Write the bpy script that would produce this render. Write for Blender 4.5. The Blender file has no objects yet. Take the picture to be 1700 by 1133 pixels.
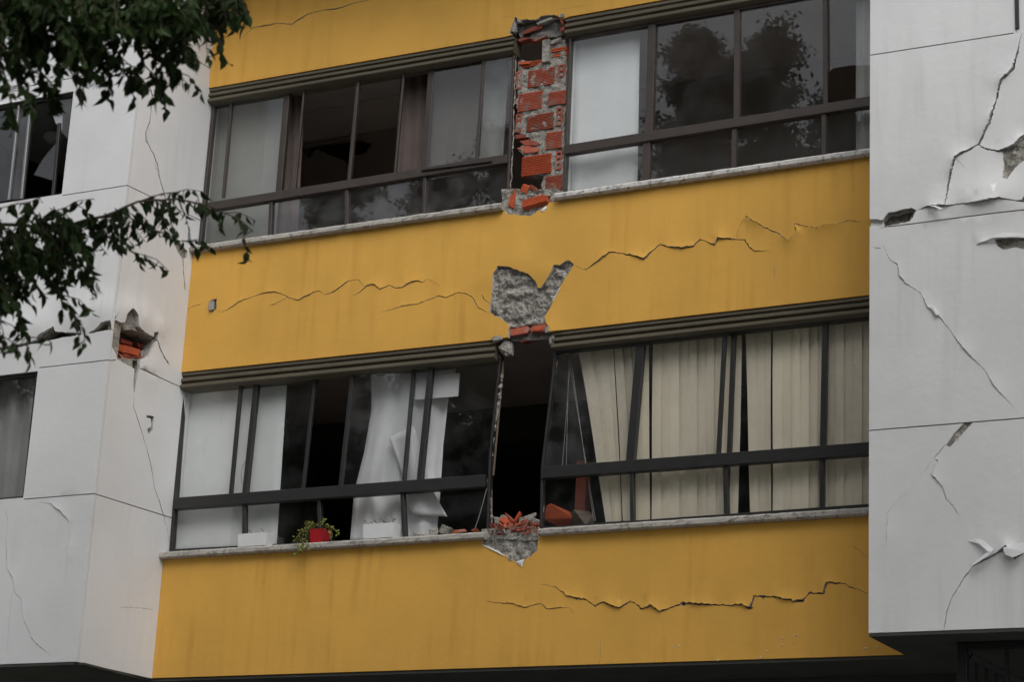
import bpy, bmesh, math, random
import numpy as np
from mathutils import Vector, Matrix, noise
from mathutils.geometry import delaunay_2d_cdt

random.seed(7)
rng = np.random.default_rng(7)
scn = bpy.context.scene
COL = scn.collection

# ------------------------------------------------------------------ camera
CAM = Vector((8.7, -16.0, 1.6))
FPX = 3720.0
YAW, PIT, ROL = math.radians(28.5), math.radians(17.0), math.radians(-2.95)

def cam_axes():
    f = Vector((-math.sin(YAW) * math.cos(PIT), math.cos(YAW) * math.cos(PIT), math.sin(PIT)))
    r = Vector((math.cos(YAW), math.sin(YAW), 0))
    d = f.cross(r)
    return (math.cos(ROL) * r + math.sin(ROL) * d, -math.sin(ROL) * r + math.cos(ROL) * d, f)

RX, RD, RF = cam_axes()
cd = bpy.data.cameras.new('camera')
cam = bpy.data.objects.new('camera', cd)
COL.objects.link(cam)
M = Matrix((RX, -RD, -RF)).transposed().to_4x4()
M.translation = CAM
cam.matrix_world = M
cd.sensor_width = 36.0
cd.lens = FPX / 1700 * 36
cd.clip_end = 2000
cd.dof.use_dof = True
cd.dof.focus_distance = 19.0
cd.dof.aperture_fstop = 4.0
scn.camera = cam

# ------------------------------------------------------------------ world, sun, exposure (overcast day)
SUN_EL, SUN_AZ = math.radians(52), math.radians(142)      # azimuth from +Y, clockwise
w = bpy.data.worlds.new('World')
scn.world = w
w.use_nodes = True
nt = w.node_tree
bg = nt.nodes['Background']
sky = nt.nodes.new('ShaderNodeTexSky')
sky.sky_type = 'NISHITA'
sky.sun_disc = False
sky.sun_elevation = SUN_EL
sky.sun_rotation = SUN_AZ
sky.dust_density = 4.0
hs = nt.nodes.new('ShaderNodeHueSaturation')
hs.inputs['Saturation'].default_value = 0.22
nt.links.new(sky.outputs[0], hs.inputs['Color'])
nt.links.new(hs.outputs[0], bg.inputs[0])
bg.inputs[1].default_value = 0.12
sd = bpy.data.lights.new('sun', 'SUN')
sun = bpy.data.objects.new('sun', sd)
COL.objects.link(sun)
sd.energy = 0.5
sd.angle = math.radians(40)
sd.color = (1.0, 0.97, 0.93)
dirv = Vector((math.sin(SUN_AZ) * math.cos(SUN_EL), math.cos(SUN_AZ) * math.cos(SUN_EL), math.sin(SUN_EL)))
sun.rotation_euler = dirv.to_track_quat('Z', 'Y').to_euler()
vs = scn.view_settings
vs.view_transform = 'Standard'
vs.look = 'None'
vs.exposure = 0.5
vs.gamma = 1.0
vs.use_curve_mapping = False
scn.render.engine = 'CYCLES'
scn.cycles.max_bounces = 10
scn.cycles.transparent_max_bounces = 24
scn.cycles.sample_clamp_indirect = 6

# ------------------------------------------------------------------ pixel of the photograph -> point on a wall
def ray(px, py):
    return RX * ((px - 850) / FPX) + RD * ((py - 566.5) / FPX) + RF

def at(px, py, Y=0.0):
    r = ray(px, py)
    return CAM + r * ((Y - CAM.y) / r.y)

class Plane:
    """a wall, ceiling or soffit: origin o, in-plane axes u, v and outward normal n"""
    def __init__(s, o, u, v, n):
        s.o, s.u, s.v, s.n = Vector(o), Vector(u).normalized(), Vector(v).normalized(), Vector(n).normalized()
    def px(s, x, y):
        r = ray(x, y)
        p = CAM + r * ((s.o - CAM).dot(s.n) / r.dot(s.n))
        return ((p - s.o).dot(s.u), (p - s.o).dot(s.v))
    def pt(s, u, v, d=0.0):
        return s.o + s.u * u + s.v * v + s.n * d
    def many(s, zo, pts):
        """pts read in an enlarged view zo = (x0, y0, scale)"""
        return [s.px(zo[0] + x / zo[2], zo[1] + y / zo[2]) for x, y in pts]

# ------------------------------------------------------------------ materials
MAT = {}
def nodes_of(name):
    m = bpy.data.materials.new(name)
    m.use_nodes = True
    MAT[name] = m
    return m, m.node_tree.nodes, m.node_tree.links, m.node_tree.nodes['Principled BSDF']

def surf(name, base, rough=0.8, var=0.1, scale=3.0, bump=0.2, bscale=60.0, stretch=(1, 1, 1), var2=None, v2scale=20, metallic=0.0, spec=0.3, bdist=0.004, obrand=0.0):
    m, N, L, b = nodes_of(name)
    tc = N.new('ShaderNodeTexCoord')
    mp = N.new('ShaderNodeMapping')
    mp.inputs['Scale'].default_value = stretch
    L.new(tc.outputs['Object'], mp.inputs[0])
    n1 = N.new('ShaderNodeTexNoise')
    n1.inputs['Scale'].default_value = scale
    n1.inputs['Detail'].default_value = 6
    n1.inputs['Roughness'].default_value = 0.6
    L.new(mp.outputs[0], n1.inputs['Vector'])
    mr = N.new('ShaderNodeMapRange')
    mr.inputs[1].default_value = 0.25
    mr.inputs[2].default_value = 0.75
    mr.inputs[3].default_value = 1 - var
    mr.inputs[4].default_value = 1 + var
    L.new(n1.outputs['Fac'], mr.inputs[0])
    vm = N.new('ShaderNodeVectorMath')
    vm.operation = 'SCALE'
    vm.inputs[0].default_value = base
    L.new(mr.outputs[0], vm.inputs['Scale'])
    out = vm.outputs[0]
    if var2:
        n2 = N.new('ShaderNodeTexNoise')
        n2.inputs['Scale'].default_value = v2scale
        n2.inputs['Detail'].default_value = 5
        L.new(tc.outputs['Object'], n2.inputs['Vector'])
        r2 = N.new('ShaderNodeMapRange')
        r2.inputs[1].default_value = 0.52
        r2.inputs[2].default_value = 0.68
        L.new(n2.outputs['Fac'], r2.inputs[0])
        mx = N.new('ShaderNodeMix')
        mx.data_type = 'RGBA'
        mx.inputs[7].default_value = (*var2, 1)
        L.new(r2.outputs[0], mx.inputs[0])
        L.new(out, mx.inputs[6])
        out = mx.outputs[2]
    if obrand:
        oi = N.new('ShaderNodeObjectInfo')
        r3 = N.new('ShaderNodeMapRange')
        r3.inputs[3].default_value = 1 - obrand
        r3.inputs[4].default_value = 1 + obrand
        L.new(oi.outputs['Random'], r3.inputs[0])
        v3 = N.new('ShaderNodeVectorMath')
        v3.operation = 'SCALE'
        L.new(out, v3.inputs[0])
        L.new(r3.outputs[0], v3.inputs['Scale'])
        out = v3.outputs[0]
    L.new(out, b.inputs['Base Color'])
    b.inputs['Roughness'].default_value = rough
    b.inputs['Metallic'].default_value = metallic
    b.inputs['Specular IOR Level'].default_value = spec
    if bump:
        n3 = N.new('ShaderNodeTexNoise')
        n3.inputs['Scale'].default_value = bscale
        n3.inputs['Detail'].default_value = 5
        L.new(tc.outputs['Object'], n3.inputs['Vector'])
        bp = N.new('ShaderNodeBump')
        bp.inputs['Strength'].default_value = bump
        bp.inputs['Distance'].default_value = bdist
        L.new(n3.outputs['Fac'], bp.inputs['Height'])
        L.new(bp.outputs[0], b.inputs['Normal'])
    return m

def painted_wall(name, base, streak, blotch, spot):
    """painted render: soft blotches, rain streaks running down, a few scuffs"""
    m, N, L, b = nodes_of(name)
    tc = N.new('ShaderNodeTexCoord')
    def nz(scale, stretch, detail, lo, hi):
        mp = N.new('ShaderNodeMapping')
        mp.inputs['Scale'].default_value = stretch
        L.new(tc.outputs['Object'], mp.inputs[0])
        n = N.new('ShaderNodeTexNoise')
        n.inputs['Scale'].default_value = scale
        n.inputs['Detail'].default_value = detail
        n.inputs['Roughness'].default_value = 0.55
        L.new(mp.outputs[0], n.inputs['Vector'])
        r = N.new('ShaderNodeMapRange')
        r.interpolation_type = 'SMOOTHSTEP'
        r.inputs[1].default_value = lo
        r.inputs[2].default_value = hi
        L.new(n.outputs['Fac'], r.inputs[0])
        return r.outputs[0], n.outputs['Fac']
    def mix(f, a, col, amt):
        mu = N.new('ShaderNodeMath')
        mu.operation = 'MULTIPLY'
        mu.inputs[1].default_value = amt
        L.new(f, mu.inputs[0])
        mx = N.new('ShaderNodeMix')
        mx.data_type = 'RGBA'
        mx.inputs[7].default_value = (*col, 1)
        L.new(mu.outputs[0], mx.inputs[0])
        if isinstance(a, tuple):
            mx.inputs[6].default_value = (*a, 1)
        else:
            L.new(a, mx.inputs[6])
        return mx.outputs[2]
    f1, _ = nz(1.1, (1, 1, 1), 5, 0.35, 0.7)
    c = mix(f1, base, blotch, 0.75)
    f2, _ = nz(9.0, (1, 1, 0.07), 4, 0.45, 0.75)
    f2b, _ = nz(0.8, (1, 1, 1), 2, 0.4, 0.62)
    mm = N.new('ShaderNodeMath'); mm.operation = 'MULTIPLY'
    L.new(f2, mm.inputs[0]); L.new(f2b, mm.inputs[1])
    c = mix(mm.outputs[0], c, streak, 0.5)
    f3, fr = nz(55.0, (1, 1, 1), 3, 0.69, 0.74)
    c = mix(f3, c, spot, 0.4)
    L.new(c, b.inputs['Base Color'])
    b.inputs['Roughness'].default_value = 0.75
    b.inputs['Specular IOR Level'].default_value = 0.25
    f4, h = nz(130.0, (1, 1, 1), 4, 0, 1)
    f5, h2 = nz(14.0, (1, 1, 1), 3, 0, 1)
    ad = N.new('ShaderNodeMath'); ad.operation = 'MULTIPLY_ADD'
    L.new(h2, ad.inputs[0]); ad.inputs[1].default_value = 3.0; L.new(h, ad.inputs[2])
    bp = N.new('ShaderNodeBump')
    bp.inputs['Strength'].default_value = 0.22
    bp.inputs['Distance'].default_value = 0.003
    L.new(ad.outputs[0], bp.inputs['Height'])
    L.new(bp.outputs[0], b.inputs['Normal'])
    return m

def glass(name, tint, dirt=0.02, rough=0.0, reflect=0.048):
    """a pane: clear transmission, mirror reflection that grows towards grazing, a film of dust"""
    m, N, L, b = nodes_of(name)
    N.remove(b)
    out = N['Material Output']
    lw = N.new('ShaderNodeLayerWeight')
    lw.inputs[0].default_value = 0.5
    pw = N.new('ShaderNodeMath'); pw.operation = 'POWER'; pw.inputs[1].default_value = 4.0
    L.new(lw.outputs['Facing'], pw.inputs[0])
    ma = N.new('ShaderNodeMath'); ma.operation = 'MULTIPLY_ADD'; ma.use_clamp = True
    ma.inputs[1].default_value = 0.9; ma.inputs[2].default_value = reflect
    L.new(pw.outputs[0], ma.inputs[0])
    tr = N.new('ShaderNodeBsdfTransparent'); tr.inputs[0].default_value = (*tint, 1)
    gl = N.new('ShaderNodeBsdfGlossy'); gl.inputs['Roughness'].default_value = rough
    tc = N.new('ShaderNodeTexCoord')
    wv = N.new('ShaderNodeTexNoise'); wv.inputs['Scale'].default_value = 2.2; wv.inputs['Detail'].default_value = 1
    L.new(tc.outputs['Object'], wv.inputs['Vector'])
    bp = N.new('ShaderNodeBump'); bp.inputs['Strength'].default_value = 0.5; bp.inputs['Distance'].default_value = 0.0006
    L.new(wv.outputs['Fac'], bp.inputs['Height'])
    L.new(bp.outputs[0], gl.inputs['Normal'])
    mx = N.new('ShaderNodeMixShader')
    L.new(ma.outputs[0], mx.inputs[0]); L.new(tr.outputs[0], mx.inputs[1]); L.new(gl.outputs[0], mx.inputs[2])
    df = N.new('ShaderNodeBsdfDiffuse'); df.inputs[0].default_value = (0.55, 0.56, 0.57, 1)
    nd = N.new('ShaderNodeTexNoise'); nd.inputs['Scale'].default_value = 5.0; nd.inputs['Detail'].default_value = 8
    L.new(tc.outputs['Object'], nd.inputs['Vector'])
    rr = N.new('ShaderNodeMapRange'); rr.inputs[1].default_value = 0.4; rr.inputs[2].default_value = 0.85
    rr.inputs[3].default_value = dirt * 0.3; rr.inputs[4].default_value = dirt * 3
    L.new(nd.outputs['Fac'], rr.inputs[0])
    m2 = N.new('ShaderNodeMixShader')
    L.new(rr.outputs[0], m2.inputs[0]); L.new(mx.outputs[0], m2.inputs[1]); L.new(df.outputs[0], m2.inputs[2])
    L.new(m2.outputs[0], out.inputs[0])
    return m

painted_wall('yellow_paint', (0.74, 0.41, 0.082), (0.50, 0.25, 0.04), (0.62, 0.35, 0.07), (0.50, 0.25, 0.045))
painted_wall('white_paint', (0.74, 0.745, 0.75), (0.58, 0.58, 0.575), (0.66, 0.665, 0.67), (0.52, 0.52, 0.51))
surf('plaster_edge', (0.50, 0.49, 0.47), 0.9, 0.2, 20, 0.5, 90)
surf('mortar', (0.33, 0.315, 0.285), 0.95, 0.4, 14, 1.0, 70, var2=(0.13, 0.12, 0.105), v2scale=45, bdist=0.014)
surf('dark_core', (0.16, 0.15, 0.14), 0.95, 0.3, 10, 0.8, 60)
surf('brick_clay', (0.40, 0.105, 0.065), 0.9, 0.3, 12, 0.6, 120, var2=(0.27, 0.20, 0.16), v2scale=14, obrand=0.2)
surf('brick_bright', (0.46, 0.095, 0.038), 0.9, 0.25, 12, 0.5, 90, obrand=0.2)
surf('brick_dark', (0.26, 0.07, 0.045), 0.9, 0.3, 12, 0.5, 90, obrand=0.2)
surf('sill_stone', (0.42, 0.40, 0.365), 0.85, 0.2, 8, 0.6, 70, var2=(0.22, 0.205, 0.18), v2scale=26, stretch=(0.6, 1, 2.5))
surf('sill_white', (0.60, 0.59, 0.57), 0.85, 0.18, 8, 0.6, 70, var2=(0.26, 0.25, 0.23), v2scale=30, stretch=(0.6, 1, 2.5))
surf('cornice_brown', (0.115, 0.100, 0.070), 0.55, 0.22, 5, 0.3, 50, stretch=(0.4, 1, 3))
surf('frame_bronze', (0.050, 0.038, 0.032), 0.45, 0.2, 9, 0.15, 80, spec=0.5)
surf('frame_black', (0.022, 0.021, 0.021), 0.45, 0.2, 9, 0.15, 80, spec=0.5)
surf('frame_alu', (0.30, 0.30, 0.30), 0.45, 0.15, 9, 0.1, 80, metallic=0.6)
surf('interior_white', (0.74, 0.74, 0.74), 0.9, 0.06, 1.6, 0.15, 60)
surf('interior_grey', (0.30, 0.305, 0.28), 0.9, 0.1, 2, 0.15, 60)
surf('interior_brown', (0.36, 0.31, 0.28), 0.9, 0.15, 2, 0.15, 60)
surf('interior_shade', (0.06, 0.055, 0.05), 0.95, 0.2, 2, 0.1, 60)  # near-black paint puts the unlit depth of the rooms into the colour
surf('ceiling_paint', (0.62, 0.56, 0.51), 0.9, 0.1, 2, 0.1, 60)
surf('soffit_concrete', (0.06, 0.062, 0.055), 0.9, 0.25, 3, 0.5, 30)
surf('curtain_white', (0.82, 0.82, 0.84), 0.9, 0.05, 4, 0.2, 300)
surf('curtain_sheer', (0.36, 0.36, 0.35), 0.9, 0.12, 4, 0.2, 300)
surf('curtain_brown', (0.135, 0.105, 0.095), 0.9, 0.15, 4, 0.2, 300)
surf('blind_cream', (0.86, 0.78, 0.63), 0.85, 0.07, 3, 0.2, 250, obrand=0.13)
surf('blind_white', (0.80, 0.82, 0.82), 0.8, 0.04, 3, 0.1, 250)
surf('planter_white', (0.72, 0.73, 0.74), 0.6, 0.06, 8, 0.1, 80)
surf('pot_red', (0.42, 0.012, 0.02), 0.4, 0.1, 8, 0.1, 80, spec=0.5)
surf('potting_soil', (0.045, 0.032, 0.022), 0.95, 0.3, 30, 0.8, 90)
surf('plant_leaf', (0.20, 0.22, 0.045), 0.6, 0.4, 20, 0, 0)
surf('plant_stem', (0.15, 0.13, 0.05), 0.7, 0.2, 20, 0, 0)
surf('tree_bark', (0.12, 0.10, 0.08), 0.95, 0.3, 12, 0.8, 40, stretch=(1, 1, 0.25))
surf('twig_bark', (0.07, 0.055, 0.04), 0.9, 0.3, 20, 0.3, 60)
surf('cable_grey', (0.32, 0.31, 0.29), 0.6, 0.1, 10, 0, 0)
surf('lamp_opal', (0.85, 0.85, 0.84), 0.25, 0.02, 4, 0, 0, spec=0.5)
surf('steel_black', (0.012, 0.012, 0.014), 0.5, 0.2, 9, 0.2, 80, spec=0.4)
surf('wood_grey', (0.17, 0.13, 0.10), 0.85, 0.3, 8, 0.3, 60, stretch=(1, 1, 6))
surf('paper_white', (0.75, 0.75, 0.76), 0.9, 0.04, 4, 0.1, 90)
surf('asphalt', (0.05, 0.05, 0.052), 0.9, 0.2, 2, 0.6, 90)
surf('paving', (0.22, 0.21, 0.20), 0.9, 0.2, 3, 0.4, 60)
surf('soil_grass', (0.05, 0.065, 0.025), 0.95, 0.3, 3, 0.6, 50)
glass('glass_clear', (0.98, 0.985, 0.985), 0.010)
glass('glass_bronze', (0.75, 0.73, 0.71), 0.010, reflect=0.06)
glass('glass_dusty', (0.96, 0.965, 0.965), 0.028)

def leaf_mat(name, c1, c2, obr=0.3):
    m, N, L, b = nodes_of(name)
    tc = N.new('ShaderNodeTexCoord')
    n = N.new('ShaderNodeTexNoise'); n.inputs['Scale'].default_value = 1.7; n.inputs['Detail'].default_value = 3
    L.new(tc.outputs['Object'], n.inputs['Vector'])
    oi = N.new('ShaderNodeObjectInfo')
    ad = N.new('ShaderNodeMath'); ad.operation = 'MULTIPLY_ADD'; ad.inputs[1].default_value = obr; ad.use_clamp = True
    L.new(oi.outputs['Random'], ad.inputs[0]); L.new(n.outputs['Fac'], ad.inputs[2])
    mx = N.new('ShaderNodeMix'); mx.data_type = 'RGBA'
    mx.inputs[6].default_value = (*c1, 1); mx.inputs[7].default_value = (*c2, 1)
    L.new(ad.outputs[0], mx.inputs[0])
    L.new(mx.outputs[2], b.inputs['Base Color'])
    b.inputs['Roughness'].default_value = 0.55
    b.inputs['Specular IOR Level'].default_value = 0.2
    t = N.new('ShaderNodeBsdfTranslucent')
    L.new(mx.outputs[2], t.inputs[0])
    ms = N.new('ShaderNodeMixShader'); ms.inputs[0].default_value = 0.22
    L.new(b.outputs[0], ms.inputs[1]); L.new(t.outputs[0], ms.inputs[2])
    L.new(ms.outputs[0], N['Material Output'].inputs[0])
    return m
leaf_mat('ficus_leaf', (0.009, 0.017, 0.005), (0.032, 0.062, 0.014))
leaf_mat('street_leaf', (0.030, 0.045, 0.018), (0.070, 0.095, 0.040), 0.1)

# ------------------------------------------------------------------ object helpers
def setp(o, label=None, cat=None, group=None, kind=None):
    for k, v in (('label', label), ('category', cat), ('group', group), ('kind', kind)):
        if v:
            o[k] = v
    return o

def empty(name, loc=(0, 0, 0), parent=None):
    o = bpy.data.objects.new(name, None)
    COL.objects.link(o)
    o.location = loc
    o.empty_display_size = 0.2
    if parent:
        adopt(o, parent)
    return o

def root_loc(o):
    p = Vector(o.location)
    while o.parent:
        o = o.parent
        p = p + Vector(o.location)
    return p

ABS = {}
def adopt(o, parent):
    """parent o, keeping it where it stands"""
    o.parent = parent
    o.location = Vector(o.location) - ABS.get(parent.name, Vector((0, 0, 0))) if parent.name in ABS else Vector(o.location) - absloc(parent)

def absloc(o):
    p = Vector((0, 0, 0))
    while o:
        p += Vector(o.location)
        o = o.parent
    return p

def mk(name, verts, faces, mat, parent=None, recenter=False, smooth=False, sharp=None):
    """link verts/faces (world coordinates) as ONE mesh object"""
    vs_ = [Vector(v) for v in verts]
    loc = Vector((0, 0, 0))
    if recenter:
        a = np.array([tuple(v) for v in vs_])
        lo, hi = a.min(0), a.max(0)
        loc = Vector(((lo[0] + hi[0]) / 2, (lo[1] + hi[1]) / 2, lo[2]))
    me = bpy.data.meshes.new(name)
    me.from_pydata([v - loc for v in vs_], [], faces)
    mats = mat if isinstance(mat, (list, tuple)) else [mat]
    for k in mats:
        me.materials.append(MAT[k])
    if smooth:
        me.shade_smooth()
    if sharp:
        at_ = me.attributes.new('sharp_edge', 'BOOLEAN', 'EDGE')
        for e in me.edges:
            if (min(e.vertices), max(e.vertices)) in sharp:
                at_.data[e.index].value = True
    me.validate()
    o = bpy.data.objects.new(name, me)
    COL.objects.link(o)
    o.location = loc
    if parent:
        adopt(o, parent)
    return o

class MB:
    """collects boxes, bars, tubes and hulls into one mesh"""
    def __init__(s):
        s.v, s.f = [], []
    def add(s, v, f):
        b = len(s.v)
        s.v += [Vector(p) for p in v]
        s.f += [[i + b for i in q] for q in f]
        return s
    def box(s, lo, hi, ch=0.0):
        x0, y0, z0 = lo; x1, y1, z1 = hi
        if ch <= 0:
            return s.add([(x0, y0, z0), (x1, y0, z0), (x1, y1, z0), (x0, y1, z0), (x0, y0, z1), (x1, y0, z1), (x1, y1, z1), (x0, y1, z1)],
                         [(0, 3, 2, 1), (4, 5, 6, 7), (0, 1, 5, 4), (1, 2, 6, 5), (2, 3, 7, 6), (3, 0, 4, 7)])
        bm = bmesh.new()
        bmesh.ops.create_cube(bm, size=1)
        for v in bm.verts:
            v.co = Vector(((x0 + x1) / 2 + v.co.x * (x1 - x0), (y0 + y1) / 2 + v.co.y * (y1 - y0), (z0 + z1) / 2 + v.co.z * (z1 - z0)))
        bmesh.ops.bevel(bm, geom=bm.edges[:], offset=ch, segments=1, affect='EDGES')
        s.bm(bm)
        return s
    def bm(s, bm):
        bm.verts.index_update()
        s.add([v.co.copy() for v in bm.verts], [[v.index for v in f.verts] for f in bm.faces])
        bm.free()
        return s
    def bar(s, a, b, wu, wn, n=Vector((0, 1, 0)), ch=0.004):
        """bar from a to b, wu wide across, wn deep along n, chamfered edges"""
        a, b = Vector(a), Vector(b)
        d = (b - a).normalized()
        n = (n - d * n.dot(d)).normalized()
        t = n.cross(d)
        hu, hn = wu / 2, wn / 2
        c = min(ch, hu * .6, hn * .6)
        prof = [(hu - c, -hn), (hu, -hn + c), (hu, hn - c), (hu - c, hn), (-hu + c, hn), (-hu, hn - c), (-hu, -hn + c), (-hu + c, -hn)]
        v = [p + t * x + n * y for p in (a, b) for x, y in prof]
        f = [(i, (i + 1) % 8, 8 + (i + 1) % 8, 8 + i) for i in range(8)] + [tuple(range(7, -1, -1)), tuple(range(8, 16))]
        return s.add(v, f)
    def tube(s, pts, radii, seg=8, cap=True):
        pts = [Vector(p) for p in pts]
        n = len(pts)
        if not isinstance(radii, (list, tuple)):
            radii = [radii] * n
        vs_, fs = [], []
        up = Vector((0, 0, 1))
        for i, p in enumerate(pts):
            d = (pts[min(i + 1, n - 1)] - pts[max(i - 1, 0)]).normalized()
            x = d.cross(up)
            if x.length < 0.05:
                x = d.cross(Vector((1, 0, 0)))
            x.normalize()
            y = d.cross(x)
            for k in range(seg):
                a = 2 * math.pi * k / seg
                vs_.append(p + (x * math.cos(a) + y * math.sin(a)) * radii[i])
        for i in range(n - 1):
            for k in range(seg):
                fs.append((i * seg + k, i * seg + (k + 1) % seg, (i + 1) * seg + (k + 1) % seg, (i + 1) * seg + k))
        if cap:
            fs.append(tuple(range(seg - 1, -1, -1)))
            fs.append(tuple(range((n - 1) * seg, n * seg)))
        return s.add(vs_, fs)
    def slab(s, quad, back):
        """a flat quad with thickness: back = offset vector"""
        q = [Vector(p) for p in quad]
        n = len(q)
        v = q + [p + Vector(back) for p in q]
        f = [tuple(range(n - 1, -1, -1)), tuple(range(n, 2 * n))] + [(i, (i + 1) % n, n + (i + 1) % n, n + i) for i in range(n)]
        return s.add(v, f)
    def make(s, name, mat, parent=None, recenter=False, smooth=False):
        return mk(name, s.v, s.f, mat, parent, recenter, smooth)

# ------------------------------------------------------------------ cracked, spalled sheets
def resample(pl, step, jit, seed):
    r = random.Random(seed)
    out = [Vector(pl[0])]
    for a, b in zip(pl[:-1], pl[1:]):
        a, b = Vector(a), Vector(b)
        n = max(1, int((b - a).length / step))
        d = (b - a)
        t = Vector((-d.y, d.x)).normalized() if d.length > 0 else Vector((0, 0))
        for i in range(1, n + 1):
            p = a + d * (i / n)
            if jit and not (i == n and b == Vector(pl[-1])):
                p = p + t * r.uniform(-jit, jit)
            out.append(p)
    return out

def crack(pl, w=0.006, jit=0.006, lift=0.0, side=1, rad=0.06, step=0.014, seed=0, taper=True):
    pts = resample(pl, step, jit, seed)
    r = random.Random(seed + 99)
    n = len(pts)
    L, R, ws = [], [], []
    for i, p in enumerate(pts):
        d = pts[min(i + 1, n - 1)] - pts[max(i - 1, 0)]
        d = d.normalized() if d.length > 1e-9 else Vector((1, 0))
        t = Vector((-d.y, d.x))
        e = min(i, n - 1 - i) / max(1, n * 0.12)
        k = min(1, 0.15 + e) if taper else 1
        hw = w / 2 * k * (r.uniform(0.45, 1.35) if jit else 1)
        L.append(p + t * hw); R.append(p - t * hw)
    return dict(pts=pts, L=L, R=R, lift=lift, side=side, rad=rad)

def pip(P, poly):
    """points in polygon, vectorised"""
    x, y = P[:, 0], P[:, 1]
    ins = np.zeros(len(P), bool)
    q = np.array([(p[0], p[1]) for p in poly])
    j = len(q) - 1
    for i in range(len(q)):
        xi, yi = q[i]; xj, yj = q[j]
        c = ((yi > y) != (yj > y))
        with np.errstate(divide='ignore', invalid='ignore'):
            xx = (xj - xi) * (y - yi) / (yj - yi + 1e-15) + xi
        ins ^= c & (x < xx)
        j = i
    return ins

def jag(poly, step=0.03, amp=0.008, seed=1, skip=()):
    """roughen a polygon's outline"""
    r = random.Random(seed)
    out = []
    n = len(poly)
    for i in range(n):
        a, b = Vector(poly[i]), Vector(poly[(i + 1) % n])
        d = b - a
        m = max(1, int(d.length / step))
        t = Vector((-d.y, d.x)).normalized() if d.length > 1e-9 else Vector((0, 0))
        for k in range(m):
            p = a + d * (k / m)
            if k and i not in skip:
                p = p + t * r.uniform(-amp, amp)
            out.append(p)
    return out

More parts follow.
